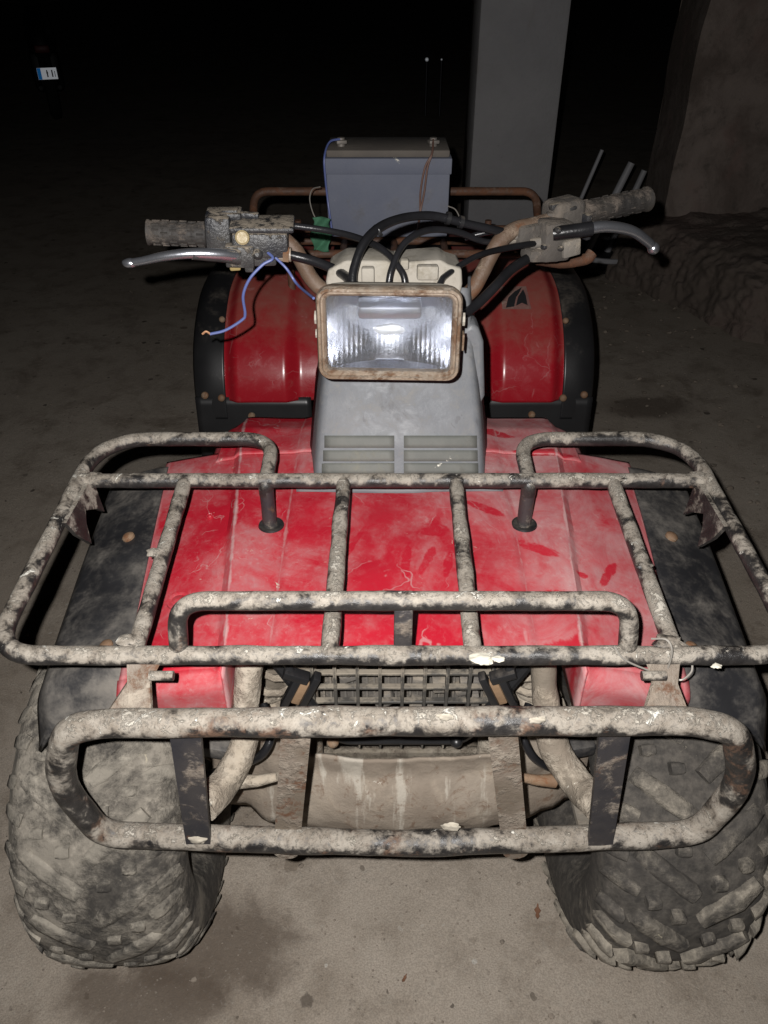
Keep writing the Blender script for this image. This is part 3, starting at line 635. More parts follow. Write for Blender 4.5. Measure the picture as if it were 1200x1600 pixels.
# tie wire wound round the right bracket
b = MB()
def tw(u, v, y): return pt(u, v, Y=y)
b.tube(spline([tw(960, 1010, yf - 0.014), tw(975, 1030, yf - 0.017), tw(1010, 1046, yf - 0.012), tw(1035, 1052, yf - 0.008), tw(1047, 1075, yf - 0.006), tw(1044, 1092, yf - 0.004), tw(1032, 1086, yf - 0.003), tw(1040, 1055, yf - 0.010), tw(1050, 1020, yf - 0.017), tw(1042, 1000, yf - 0.012), tw(1018, 998, yf + 0.0)], 8), 0.0011, 6)
b.tube(spline([tw(1052, 1060, yf - 0.004), tw(1066, 1062, yf - 0.006), tw(1080, 1050, yf - 0.006), tw(1082, 1036, yf + 0.0)], 8), 0.0011, 6)
b.build('tie_wire', M['greywire'], bumper)

# --- grille, frame, skid plate -----------------------------------
GY = 0.700
b = MB()
gx0, gx1 = pt(455, 1075, Y=GY).x, pt(802, 1075, Y=GY).x; gz0, gz1 = 0.475, 0.655
def gxr(z): # trapezoid: narrower at the bottom
    k = (gz1 - z) / (gz1 - gz0); ins = 0.075 * max(0, (k - 0.15) / 0.85)
    return gx0 + ins, gx1 - ins
nb = 11
for i in range(nb):
    x = lerp(gx0, gx1, i / (nb - 1)); zl = gz0
    while zl < gz1 and not (gxr(zl)[0] - 0.002 <= x <= gxr(zl)[1] + 0.002): zl += 0.004
    if gz1 - zl > 0.01: b.box((x, GY, (zl + gz1) / 2), (0.0045, 0.012, gz1 - zl), bev=0.001, seg=1)
for j in range(7):
    z = lerp(gz0 + 0.012, gz1, j / 6); a0, a1 = gxr(z); b.box(((a0 + a1) / 2, GY + 0.001, z), (a1 - a0, 0.009, 0.0045), bev=0.001, seg=1)
grille = b.build('radiator_grille', M['grille'], quad)
b = MB()
lo = pt(600, 1158, Y=GY - 0.012).z
fr = [(gx0 - 0.018, gz1 + 0.01), (gx0 + 0.02, gz1 - 0.07), (gx0 + 0.062, lo), (gx1 - 0.062, lo), (gx1 - 0.02, gz1 - 0.07), (gx1 + 0.018, gz1 + 0.01)]
b.tube(fillet([(x, GY - 0.008, z) for x, z in fr], 0.02, 5, 0.02), 0.0085, 8); b.build('grille_frame', M['blackclean'], grille)
for s in (-1, 1):
    b = MB(); ux = 470 if s < 0 else 778
    c = pt(ux, 1078, Y=GY - 0.022)
    b.box(c + Vector((-s * 0.012, 0, 0)), (0.010, 0.016, 0.06), (0, s * -0.4, 0), 0.002); b.box(c + Vector((s * 0.014, 0, -0.004)), (0.010, 0.016, 0.06), (0, s * -0.4, 0), 0.002); b.box(c + Vector((s * 0.004, 0, 0.028)), (0.034, 0.016, 0.012), (0, s * -0.4, 0), 0.002)
    b.rod(c + Vector((s * 0.010, 0.002, 0.03)), c + Vector((s * 0.024, 0.01, 0.065)), 0.006)
    b.build('grille_clip', M['blackclean'], grille)
    b = MB(); b.box(c + Vector((s * 0.001, 0.003, -0.006)), (0.012, 0.010, 0.045), (0, s * -0.4, 0), 0.002); b.build('clip_pad', M['tan'], grille)
    b = MB(); q = pt(520 if s < 0 else 713, 1159, Y=GY - 0.02); b.disc(q, (0, -1, 0.3), 0.0085, 0.006); b.build('frame_bolt', M['bolt'] if s < 0 else M['blackclean'], grille)
# engine / oil cooler behind the grille
b = MB(); b.box((XC, 0.80, 0.565), (0.27, 0.03, 0.19), bev=0.004)
for i in range(24): b.box((XC - 0.125 + i * 0.0108, 0.781, 0.565), (0.003, 0.012, 0.17))
rnd = random.Random(3)
for i in range(34):
    b.box((XC + rnd.uniform(-0.14, 0.14), rnd.uniform(0.745, 0.775), rnd.uniform(0.50, 0.66)), (rnd.uniform(0.01, 0.04), 0.02, rnd.uniform(0.006, 0.022)), (0, rnd.uniform(-0.5, 0.5), 0), 0.002)
b.build('oil_cooler', M['engine'], quad)
b = MB(); b.box((XC, 1.32, 0.44), (0.26, 0.42, 0.30), bev=0.03); b.rod(V(-0.15, 1.3, 0.40), V(0.15, 1.3, 0.40), 0.10, 20)
for i in range(7): b.box((XC, 1.18, 0.50 + i * 0.018), (0.17, 0.16, 0.006), bev=0.002)
b.build('engine', M['engine'], quad)
# main frame
b = MB()
for s in (-1, 1):
    b.tube(fillet([V(s * 0.13, 0.72, 0.66), V(s * 0.13, 0.72, 0.30), V(s * 0.13, 1.0, 0.22), V(s * 0.13, 1.75, 0.24), V(s * 0.13, 1.95, 0.55), V(s * 0.13, 1.30, 0.66), V(s * 0.05, 1.08, 0.80)], 0.06, 5, 0.04), 0.015, 10, 0.002, 3)
    b.rod(V(s * 0.13, 0.74, 0.40), V(-s * 0.13, 0.74, 0.40), 0.012)
frame = b.build('frame', M['frame'], quad)
for s, pts_, peg in ((-1, [(392, 1030), (384, 1100), (380, 1165), (352, 1222), (316, 1262)], ((372, 1222), (434, 1214))), (1, [(846, 1030), (854, 1100), (866, 1168), (903, 1225), (938, 1262)], ((866, 1220), (810, 1214)))):
    b = MB(); ys = [0.69, 0.665, 0.635, 0.60, 0.56]
    b.tube(spline([pt(u, v, Y=y) for (u, v), y in zip(pts_, ys)], 10), lambda t: 0.016 + 0.006 * t, 12, 0.004, 9.0 + s); b.build('bumper_stay', M['frame'], frame)
    b = MB(); b.tube([pt(*peg[0], Y=0.612), pt((peg[0][0] + peg[1][0]) / 2, (peg[0][1] + peg[1][1]) / 2 + 2, Y=0.608), pt(*peg[1], Y=0.606)], lambda t: 0.009 - 0.003 * t, 10, 0.002, 2); b.build('stay_peg', M['frame'] if s < 0 else M['bolt'], frame)
    # dark plastic block beside the stay
    b = MB(); c = pt(338 if s < 0 else 896, 1165, Y=0.68); b.box(c, (0.055, 0.03, 0.022), (0, 0, s * 0.2), 0.004); b.build('mounting_block', M['black'], frame)
b = MB()
def skid(i, j):
    x = lerp(-0.158, 0.158, i); k = j
    z = lerp(0.262, 0.475, k); y = 0.735 - 0.075 * math.sin(min(1, 0.12 + k * 1.05) * math.pi * 0.78) - 0.014 * (1 - (x / 0.158) ** 2)
    z += 0.012 * (1 - (x / 0.158) ** 2) * (-(1 - k))
    return V(x, y + 0.005 * mnoise.noise(Vector((x * 14, z * 14, 3))) + 0.0025 * mnoise.noise(Vector((x * 45, z * 45, 3))), z)
b.grid(skid, 60, 36); b.build('skid_plate', M['skid'], frame, thick=0.004)
for s in (-1, 1):
    b = MB(); b.grid(lambda i, j: V(s * lerp(0.158, 0.285, i), 0.685 + 0.03 * i + 0.015 * j + 0.012 * mnoise.noise(Vector((i * 4, j * 4, s))), lerp(0.285 + 0.05 * i, 0.52, j)), 14, 14); b.build('skid_wing', M['skid'], frame, thick=0.004)
    b = MB()
    for zz in (0.36, 0.30):
        for yy in (0.70, 0.90): b.rod(V(s * 0.13, yy, zz), V(s * 0.315, 0.79, zz - 0.02), 0.012)
    b.tube([V(s * lerp(0.16, 0.27, t / 120), lerp(0.80, 0.76, t / 120), lerp(0.60, 0.33, t / 120)) + Vector((0.036 * math.cos(t * 0.52), 0.036 * math.sin(t * 0.52), 0)) for t in range(121)], 0.006, 8); b.rod(V(s * 0.16, 0.84, 0.62), V(s * 0.27, 0.80, 0.31), 0.022); b.rod(V(s * 0.16, 0.84, 0.62), V(s * 0.21, 0.82, 0.46), 0.034, 14)
    b.build('suspension_arm', M['frame'], frame)
    b = MB(); b.box(V(s * 0.24, 1.38, 0.27), (0.19, 0.36, 0.02), bev=0.005); b.rod(V(s * 0.17, 1.42, 0.29), V(s * 0.36, 1.42, 0.29), 0.014); b.build('footrest', M['black'], frame)
for s, pp in ((-1, [(412, 1100, 0.69), (425, 1140, 0.66), (408, 1180, 0.64), (360, 1200, 0.66), (300, 1215, 0.70)]), (1, [(826, 1100, 0.69), (815, 1140, 0.66), (835, 1185, 0.64), (880, 1205, 0.66), (940, 1215, 0.70)])):
    b = MB(); b.tube(spline([pt(u, v, Y=y) for u, v, y in pp], 8), 0.0055, 10, 0.0008, s); b.build('brake_hose', M['cable'], frame)
b = MB(); b.rod(V(-0.42, 1.99, 0.30), V(0.42, 1.99, 0.30), 0.03, 12); b.rod(V(-0.05, 1.99, 0.30), V(0.08, 1.99, 0.30), 0.09, 16); b.build('rear_axle', M['frame'], quad)

# --- wheels -------------------------------------------------------
def tyre_prof(W, RR, rim):
    h = W / 2
    return [(-h * 0.62, rim), (-h * 0.72, rim + 0.012), (-h * 0.93, rim + 0.035), (-h, lerp(rim, RR, 0.48)), (-h * 0.985, lerp(rim, RR, 0.70)), (-h * 0.92, RR - 0.030), (-h * 0.80, RR - 0.013), (-h * 0.5, RR - 0.003), (0, RR),
            (h * 0.5, RR - 0.003), (h * 0.80, RR - 0.013), (h * 0.92, RR - 0.030), (h * 0.985, lerp(rim, RR, 0.70)), (h, lerp(rim, RR, 0.48)), (h * 0.93, rim + 0.035), (h * 0.72, rim + 0.012), (h * 0.62, rim)]
def dense(prof, m):
    out = []
    P = spline([Vector((a, b_, 0)) for a, b_ in prof], m); return [(p.x, p.y) for p in P]
def wheel(name, cx, cy, W, RR, rim, mt, ml, lugh, seed, loc_label=None, steer=0.0, nl=17):
    c = Vector((cx, cy, RR + lugh - 0.006)); h = W / 2
    rot = Matrix.Rotation(steer, 3, 'Z')
    b = MB(); b.lathe([(-h * 0.62, rim + 0.006), (-h * 0.6, rim - 0.004), (-h * 0.35, rim - 0.012), (-h * 0.3, rim * 0.9), (-0.02, rim * 0.8), (-0.015, rim * 0.35), (-0.05, rim * 0.33), (-0.05, 0.0001)], c, (1, 0, 0), 40)
    b.lathe([(h * 0.62, rim + 0.006), (h * 0.6, rim - 0.004), (h * 0.35, rim - 0.012), (h * 0.3, rim * 0.9), (0.02, rim * 0.8), (0.015, rim * 0.35), (0.05, rim * 0.33), (0.05, 0.0001)], c, (1, 0, 0), 40)
    b.v = [c + rot @ (q - c) for q in b.v]
    whl = b.build(name, M['rim'], quad)
    prof = dense(tyre_prof(W, RR, rim), 4)
    b = MB()
    def bumpy(q, d, hh, r):
        a = max(0, (r - lerp(rim, RR, 0.3)) / (RR - rim)); return q + d * a * (0.004 * mnoise.noise(q * 16 + Vector((seed, 0, 0))) + 0.003 * mnoise.noise(q * 45) + 0.0015 * mnoise.noise(q * 110))
    b.lathe(prof, c, (1, 0, 0), 220, False, bumpy); b.v = [c + rot @ (q - c) for q in b.v]
    b.build('tyre', mt, whl)
    half = [p for p in prof if p[0] >= 0]
    def rad(s): return interp(abs(s), sorted([(p[0], p[1]) for p in half if p[1] > lerp(rim, RR, 0.45)])) if abs(s) < h * 0.985 else lerp(rim, RR, 0.7)
    b = MB()
    def sp(s, a, e):
        r = rad(s) + e; ph = a / RR
        # lugs on the shoulder lean outwards
        ex = max(0, abs(s) - h * 0.72) / (h * 0.28); rr = rad(s) + e * (1 - 0.45 * ex); ss = s + math.copysign(e * 0.7 * ex, s)
        q = Vector((c.x + ss, c.y - rr * math.cos(ph), c.z + rr * math.sin(ph))); return c + rot @ (q - c)
    def lug(s0, a0, s1, a1, wd, seg=5):
        L = math.hypot(s1 - s0, a1 - a0); ds, da = (s1 - s0) / L, (a1 - a0) / L; ns, na = -da, ds
        vs = []; fs = []
        for i in range(seg + 1):
            t = i / seg; ww = wd * (0.82 if i in (0, seg) else 1.0)
            cs, ca = lerp(s0, s1, t), lerp(a0, a1, t)
            jit = 1 + 0.25 * mnoise.noise(Vector((cs * 40, ca * 40, seed)))
            e = lugh * (0.75 + 0.45 * mnoise.noise(Vector((cs * 30, ca * 30, seed + 5))))
            for (k, ee) in ((-1, -0.004), (-0.85, e * 0.85), (-0.45, e), (0.45, e), (0.85, e * 0.85), (1, -0.004)):
                vs.append(sp(cs + ns * ww * k * 0.5 * jit, ca + na * ww * k * 0.5 * jit, ee))
        for i in range(seg):
            for k in range(5): fs.append((i * 6 + k, i * 6 + k + 1, (i + 1) * 6 + k + 1, (i + 1) * 6 + k))
        fs.append(tuple(range(6))); fs.append(tuple(seg * 6 + k for k in range(5, -1, -1))); b.add(vs, fs)
    P = 2 * math.pi * RR / nl
    for k in range(nl):
        a = k * P
        for s in (-1, 1):
            ao = a + (P / 2 if s > 0 else 0)
            lug(s * 0.008, ao, s * h * 0.70, ao + h * 0.50, 0.028)
            lug(s * h * 0.70, ao + P * 0.02, s * h * 0.97, ao + P * 0.02 + 0.012, 0.024, 3)
            lug(s * h * 0.80, ao + P * 0.5, s * h * 0.99, ao + P * 0.5 + 0.004, 0.022, 3)
            for (ks, ka) in ((0.22, 0.62), (0.52, 0.86)):
                sx, ax = s * h * ks, ao + P * ka; lug(sx - 0.009, ax, sx + 0.009, ax, 0.018, 3)
    b.build('tread_block', ml, whl, sharp=75)['kind'] = 'stuff'
    return whl
wheel('front_wheel', -0.410, 0.790, 0.235, 0.276, 0.130, M['tyremud'], M['lugmud'], 0.0070, 2.0, None, R(2))['label'] = 'front wheel caked in grey mud'
wheel('front_wheel', 0.412, 0.790, 0.235, 0.276, 0.130, M['tyre'], M['lug'], 0.0165, 9.0, None, R(2))['label'] = 'front wheel with clean chevron tread'
for s in (-1, 1): wheel('rear_wheel', XC + s * 0.365, 1.99, 0.25, 0.296, 0.118, M['tyre'], M['lug'], 0.012, 20.0 + s)

# --- centre body: tunnel, cowl, headlight -------------------------
b = MB()
def tun(i, j):
    y = lerp(1.105, 1.60, j); a = lerp(-1, 1, i)
    top = interp(y, [(1.105, 0.93), (1.2, 0.93), (1.45, 0.86), (1.6, 0.80)])
    base = 0.70 if y < 1.24 else lerp(0.70, 0.56, (y - 1.24) / 0.36)
    hwid = interp(y, [(1.1, 0.138), (1.3, 0.152), (1.6, 0.15)])
    k = abs(a)
    x = math.copysign(hwid * (min(1, k * 1.5) ** 0.8) * (1 - 0.22 * sstep(0.4, 0.72, 1 - max(0, (k - 0.35) / 0.65)) * 1), a)
    z = lerp(base, top, sstep(0, 1, (1 - k) * 1.6))
    return V(x, y, z)
b.grid(tun, 40, 30); b.add([tun(i / 40, 0) for i in range(41)], [tuple(range(41))]); b.build('tank_cover', M['redrear'], quad, thick=0.004)

CW = [(0.985, 0.733, 0.150), (0.990, 0.755, 0.149), (1.006, 0.80, 0.144), (1.034, 0.86, 0.136), (1.055, 0.91, 0.128), (1.070, 0.96, 0.120), (1.078, 1.01, 0.114)]
b = MB()
def cowl(i, j):
    t = j * (len(CW) - 1); k = min(len(CW) - 2, int(t)); f = t - k
    y, z, hw = (lerp(CW[k][m_], CW[k + 1][m_], f) for m_ in range(3))
    a = lerp(-1, 1, i); ed = sstep(0.80, 1.0, abs(a))
    return V(hw * a * (1 - 0.02 * ed), y + 0.085 * ed ** 3 + 0.016 * abs(a) ** 2 + 0.0015 * mnoise.noise(Vector((a * 3, z * 20, 2))), z - 0.008 * ed)
b.grid(cowl, 48, 36); cowl_o = b.build('front_cowl', M['greycowl'], quad, thick=0.004)
b = MB(); b.grid(lambda i, j: V(lerp(-0.158, 0.158, i), 0.968 + 0.02 * j - 0.006 * (1 - abs(2 * i - 1)), fz(lerp(-0.158, 0.158, i), 0.97) + 0.002 + 0.010 * math.sin(j * math.pi)), 30, 6); b.build('cowl_skirt', M['greycowl'], cowl_o, thick=0.003)
for row, (v0, v1) in enumerate(((679, 697), (702, 718), (722, 737))):
    for (u0, u1) in ((507 - row * 2, 616), (631, 745 + row)):
        def vp(u, v):
            # on the cowl surface
            lo_, hi_ = 0.72, 1.0
            for _ in range(24):
                mz = (lo_ + hi_) / 2; q = pt(u, v, Z=mz)
                yy = interp(mz, [(c[1], c[0]) for c in CW]) + 0.016 * ((q.x - XC) / 0.13) ** 2
                if q.y > yy: lo_ = mz
                else: hi_ = mz
            return pt(u, v, Z=(lo_ + hi_) / 2)
        b = MB()
        b.grid(lambda i, j: vp(lerp(u0, u1, i), lerp(v0, v1, j)) + Vector((0, -0.0030 - 0.0022 * j, 0.0)), 10, 3)
        b.build('vent_louvre', M['vent'], cowl_o, thick=0.0025)
# right-hand cowl ear behind the headlight
b = MB(); q0 = pt(748, 520, Y=1.07)
b.plate([pt(715, 520, Y=1.075), pt(738, 506, Y=1.075), pt(748, 514, Y=1.075), pt(756, 535, Y=1.075), pt(758, 620, Y=1.075), pt(748, 640, Y=1.075), pt(725, 600, Y=1.075)], (0, 0.05, 0)); ear = b.build('cowl_ear', M['greycowl'], cowl_o)
mdf = ear.modifiers.new('soft', 'BEVEL'); mdf.width = 0.007; mdf.segments = 3

# headlight
HC = (pt(607, 447, Y=0.93) + pt(608, 595, Y=0.93)) / 2; HW, HH = 0.0925, 0.0605
HROT = Matrix.Rotation(R(-2), 3, 'Z') @ Matrix.Rotation(R(-6), 3, 'X')
def H(x, y, z): return HC + HROT @ Vector((x, y, z))
def rrect(hw, hh, r, n=6):
    out = []
    for (cx, cz, a0) in ((hw - r, hh - r, 0), (-hw + r, hh - r, 90), (-hw + r, -hh + r, 180), (hw - r, -hh + r, 270)):
        for k in range(n + 1):
            a = R(a0 + 90 * k / n); out.append((cx + r * math.cos(a), cz + r * math.sin(a)))
    return out
def ring_loft(secs, cap=False):
    """secs: list of (hw, hh, r, y)"""
    b = MB(); n = None; vs = []; fs = []
    for (hw, hh, r, y) in secs:
        rr = rrect(hw, hh, r); n = len(rr); vs += [H(x, y, z) for x, z in rr]
    for i in range(len(secs) - 1):
        for j in range(n): fs.append((i * n + j, i * n + (j + 1) % n, (i + 1) * n + (j + 1) % n, (i + 1) * n + j))
    if cap: fs.append(tuple((len(secs) - 1) * n + j for j in range(n)))
    b.add(vs, fs); return b
b = ring_loft([(HW - 0.006, HH - 0.006, 0.02, 0.012), (HW - 0.002, HH - 0.002, 0.022, 0.03), (HW - 0.012, HH - 0.010, 0.022, 0.07), (HW - 0.04, HH - 0.03, 0.02, 0.105), (HW - 0.06, HH - 0.045, 0.015, 0.11)], True)
hl = b.build('headlight', M['beige'], quad)
b = ring_loft([(HW - 0.002, HH - 0.002, 0.016, 0.024), (HW, HH, 0.017, 0.010), (HW, HH, 0.017, 0.0), (HW - 0.002, HH - 0.002, 0.015, -0.004), (HW - 0.005, HH - 0.005, 0.013, -0.0045), (HW - 0.0065, HH - 0.0065, 0.012, -0.001), (HW - 0.0085, HH - 0.0085, 0.011, -0.001), (HW - 0.0105, HH - 0.0105, 0.009, 0.001), (HW - 0.0125, HH - 0.0125, 0.008, 0.005), (HW - 0.0125, HH - 0.0125, 0.008, 0.012)])
b.build('bezel', M['bezel'], hl)
def m_reflector():
    m, nt, p = newmat('aluminised_reflector'); k = N(nt)
    n = k.noise(70, 5, 0.6); k.out(p, k.mix(n, (0.66, 0.68, 0.74), (0.92, 0.93, 0.97)), 0.24, k.bump(n, 0.3, 0.002), 1.0); return m
M['reflector'] = m_reflector()
def m_lens():
    m, nt, p = newmat('fluted_headlight_glass'); k = N(nt); nt.nodes.remove(p)
    tr = nt.nodes.new('ShaderNodeBsdfTransparent'); tr.inputs[0].default_value = (0.90, 0.92, 0.95, 1)
    gl = nt.nodes.new('ShaderNodeBsdfGlossy'); gl.inputs['Roughness'].default_value = 0.12; gl.inputs[0].default_value = (0.95, 0.96, 1, 1)
    df = nt.nodes.new('ShaderNodeBsdfDiffuse'); df.inputs[0].default_value = (0.55, 0.53, 0.48, 1)
    mx = nt.nodes.new('ShaderNodeMixShader'); mx.inputs[0].default_value = 0.16
    nt.links.new(tr.outputs[0], mx.inputs[1]); nt.links.new(gl.outputs[0], mx.inputs[2])
    m2 = nt.nodes.new('ShaderNodeMixShader'); nt.links.new(k.ramp(k.noise(40, 7, 0.7), 0.45, 0.85, 0.03, 0.22), m2.inputs[0])
    nt.links.new(mx.outputs[0], m2.inputs[1]); nt.links.new(df.outputs[0], m2.inputs[2])
    nt.links.new(m2.outputs[0], nt.nodes['Material Output'].inputs[0]); return m
M['lens'] = m_lens()
lw, lh = HW - 0.0123, HH - 0.0123
b = MB()
def lens(i, j):
    x = lerp(-lw, lw, i); z = lerp(-lh, lh, j)
    top = z > lh * 0.12
    amp = 0.0008 if top else (0.0015 if z < -lh * 0.42 else 0.0003)
    wv = 0.0034 if top else (0.0072 if z < -lh * 0.42 else 0.0105)
    y = 0.002 - 0.004 * (1 - (x / lw) ** 2) * (1 - (z / lh) ** 2) - amp * abs(math.sin(math.pi * x / wv)) * sstep(1.0, 0.9, abs(x / lw))
    return H(x, y, z)
b.grid(lens, 220, 40); b.build('lens', M['lens'], hl, sharp=80)
b = MB()
def refl(i, j):
    x = lerp(-lw, lw, i); a = lerp(-1, 1, j)
    d = 0.058 * (1 - (x / lw) ** 2) + 0.002
    z = lh * max(-1, min(1, a * 1.7)); k = 1 - sstep(0.62, 1.0, abs(a))
    fl_ = 0.0002 * abs(math.sin(math.pi * x / 0.0062)) * (0.3 if z > 0 else 1.0)
    return H(x, 0.008 + (d - 0.022 * (z / lh) ** 2 * (1 - (x / lw) ** 2)) * k - fl_, z)
b.grid(refl, 200, 50); b.build('reflector', M['reflector'], hl, sharp=50)
b = MB(); b.blob(H(0, 0.040, -0.005), 0.009, (2.4, 0.5, 0.9), 1, 3, 0.15); b.build('glint_blob', plain('pale_glint', (0.80, 0.81, 0.84), 0.5, 0.5), hl)  # pale blob put in as the bright glint at the lamp's centre
b = MB(); b.box(H(0, 0.034, 0.026), (0.084, 0.03, 0.020), (R(10), 0, 0), 0.006); b.build('lamp_hood', plain('dull_lamp_hood', (0.62, 0.64, 0.70), 0.38, 0.9), hl)
for s in (-1, 1):
    b = MB(); b.rod(H(s * (HW - 0.004), 0.035, 0.012), H(s * (HW + 0.006), 0.035, 0.012), 0.009, 8); b.rod(H(s * (HW - 0.004), 0.03, -0.008), H(s * (HW + 0.005), 0.03, -0.008), 0.006, 8); b.build('side_bolt', M['beige'], hl)
b = MB(); b.box(H(HW + 0.004, 0.02, -0.012), (0.003, 0.016, 0.022), (0, 0, R(-2)), 0.001); b.build('side_clip', M['bezel'], hl)
# beige cover above and behind the lamp
b = MB()
cv = [pt(508, 446, Y=1.06), pt(512, 425, Y=1.07), pt(540, 402, Y=1.09), pt(605, 399, Y=1.10), pt(612, 404, Y=1.10), pt(650, 400, Y=1.10), pt(688, 401, Y=1.09), pt(700, 412, Y=1.08), pt(722, 422, Y=1.07), pt(724, 450, Y=1.06)]
cv = [Vector((q.x, 1.075, q.z)) for q in cv]
b.plate(cv + [Vector((cv[-1].x - 0.01, 1.075, 0.95)), Vector((cv[0].x + 0.01, 1.075, 0.95))], (0, 0.075, -0.004))
ic = b.build('instrument_cover', M['beige'], quad)
mdf = ic.modifiers.new('soft', 'BEVEL'); mdf.width = 0.006; mdf.segments = 3
for (u, v, w_, h_) in ((575, 430, 0.018, 0.024), (668, 425, 0.03, 0.02), (632, 412, 0.012, 0.014)): b = MB(); b.box(pt(u, v, Y=1.068), (w_, 0.014, h_), bev=0.003); b.build('cover_rib', M['beige'], ic)

# --- handlebar ----------------------------------------------------
hb = fillet([pt(232, 364, Y=1.130), pt(330, 367, Y=1.135), pt(448, 364, Y=1.140), pt(496, 455, Y=1.130), pt(560, 470, Y=1.13), pt(690, 470, Y=1.145), pt(735, 462, Y=1.15), pt(786, 362, Y=1.185), pt(905, 334, Y=1.255), pt(1010, 312, Y=1.31)], [0.02, 0.04, 0.03, 0.02, 0.02, 0.02, 0.035, 0.02], 7, 0.012)
b = MB(); b.tube(hb, 0.0118, 12, 0.0012, 5); bar = b.build('handlebar', M['bar'], quad)
b = MB(); b.rod(V(0, 1.13, 1.0), V(0, 1.09, 0.60), 0.016, 14); b.box(V(0, 1.135, 0.99), (0.09, 0.045, 0.03), bev=0.005); b.build('steering_stem', M['bar'], bar)
def grip(a, c_, r, name='grip'):
    P = [a.lerp(c_, i / 40) for i in range(41)]
    b = MB(); b.tube(P, lambda t: r * (1.0 + (0.10 if (t < 0.06 or t > 0.95) else 0.0) - (0.05 if int(t * 40) % 6 == 0 else 0.0)), 18, 0.0008, 3); o = b.build(name, M['grip'], bar)
    d = (c_ - a).normalized(); u = d.orthogonal().normalized(); w_ = d.cross(u); b = MB()
    for i in range(6):
        for k in range(12):
            an = 2 * math.pi * (k + 0.5 * (i % 2)) / 12; p = a.lerp(c_, 0.10 + i * 0.14); n_ = u * math.cos(an) + w_ * math.sin(an)
            b.rod(p + n_ * r * 0.98, p + d * 0.010 + n_ * r * 0.98, 0.0017, 5)
    b.build('grip_rib', M['grip'], o)
grip(pt(330, 367, Y=1.135), pt(231, 363, Y=1.130), 0.0165); grip(pt(900, 335, Y=1.252), pt(1011, 311, Y=1.312), 0.0178)
# left: front brake master cylinder, throttle housing, lever
def lbx(u, v, y, size, rot=(0, 0, 0), bev=0.003): return MB().box(pt(u, v, Y=y), size, rot, bev)
YM = 1.112
b = MB(); b.box(pt(408, 378, Y=YM), (0.078, 0.046, 0.034), (0, R(1), R(4)), 0.004); b.box(pt(405, 400, Y=YM - 0.004), (0.05, 0.03, 0.022), (0, 0, R(4)), 0.004)
mc = b.build('brake_master_cylinder', M['dirtalloy'], bar)
b = MB(); b.box(pt(410, 350, Y=YM + 0.006), (0.090, 0.056, 0.008), (R(4), R(1), R(4)), 0.003); b.build('reservoir_lid', M['dirtalloy'], mc)
b = MB(); b.lathe([(-0.004, 0.0098), (0.004, 0.0098), (0.005, 0.0085), (0.003, 0.0075), (0.003, 0.0001)], pt(379, 371, Y=YM - 0.028), (0, -1, 0.25), 20); b.build('sight_glass', grime('yellowed_sight_glass', (0.30, 0.24, 0.13), (0.36, 0.29, 0.17), MUD, MUD2, 60, 0.6, 0.8, 0, 0.4), mc)
b = MB(); b.disc(pt(403, 397, Y=YM - 0.022), (0, -1, 0.2), 0.0075, 0.006); b.build('pivot_bolt', M['dirtalloy'], mc)
b = MB(); b.box(pt(375, 399, Y=YM - 0.020), (0.040, 0.022, 0.030), (0, R(3), R(5)), 0.003); b.box(pt(390, 412, Y=YM - 0.018), (0.013, 0.02, 0.02), (0, 0, 0), 0.003); b.build('brake_switch', M['dirtalloy'], mc)
b = MB(); b.box(pt(367, 414, Y=YM - 0.016), (0.016, 0.014, 0.014), (0, 0, 0.2), 0.003); b.build('switch_plug', plain('ochre_plug', (0.26, 0.20, 0.08), 0.8), mc)
b = MB(); b.rod(pt(436, 397, Y=YM - 0.008), pt(455, 398, Y=YM - 0.008), 0.010, 12)
b.build('hose_union', grime('brass_union', (0.26, 0.20, 0.15), (0.30, 0.25, 0.2), MUD, MUD2, 50, 0.5, 0.7), mc)
b = MB(); b.rod(pt(443, 397, Y=YM - 0.012), pt(452, 398, Y=YM - 0.012), 0.0115, 6); b.build('union_nut', M['bolt'], mc)
b = MB(); b.box(pt(343, 362, Y=YM + 0.012), (0.036, 0.050, 0.052), (0, R(3), R(4)), 0.006); b.box(pt(350, 334, Y=YM + 0.02), (0.05, 0.034, 0.010), (R(4), 0, R(4)), 0.003); b.box(pt(360, 330, Y=YM + 0.02), (0.022, 0.02, 0.008), (0, 0, 0), 0.002); b.box(pt(388, 336, Y=YM + 0.02), (0.03, 0.012, 0.008), (0, R(4), 0), 0.002)
b.lathe([(-0.003, 0.018), (-0.003, 0.029), (0.003, 0.029), (0.003, 0.018)], pt(331, 365, Y=1.135), (1, 0.02, 0), 24)
b.build('throttle_housing', M['dirtalloy'], bar)
b = MB(); b.tube(spline([pt(372, 400, Y=YM - 0.03), pt(340, 397, Y=YM - 0.045), pt(300, 396, Y=YM - 0.055), pt(260, 400, Y=YM - 0.058), pt(225, 407, Y=YM - 0.055)], 8), lambda t: 0.0085 - 0.0028 * t, 12)
lv = b.build('brake_lever', M['steel'], bar)
b = MB(); b.tube(spline([pt(374, 401, Y=YM - 0.028), pt(352, 399, Y=YM - 0.036), pt(330, 398, Y=YM - 0.044), pt(300, 396.5, Y=YM - 0.0548)], 6), lambda t: 0.0105 - 0.0030 * t, 12, 0.002); b.build('lever_boot', M['dirtalloy'], lv)
b = MB(); b.blob(pt(203, 411, Y=YM - 0.052), 0.0075, (1.5, 1, 0.9), 1, 2, 0.1); b.tube([pt(226, 407, Y=YM - 0.055), pt(203, 411, Y=YM - 0.052)], 0.0056, 12); b.build('lever_tip', M['steel'], lv)
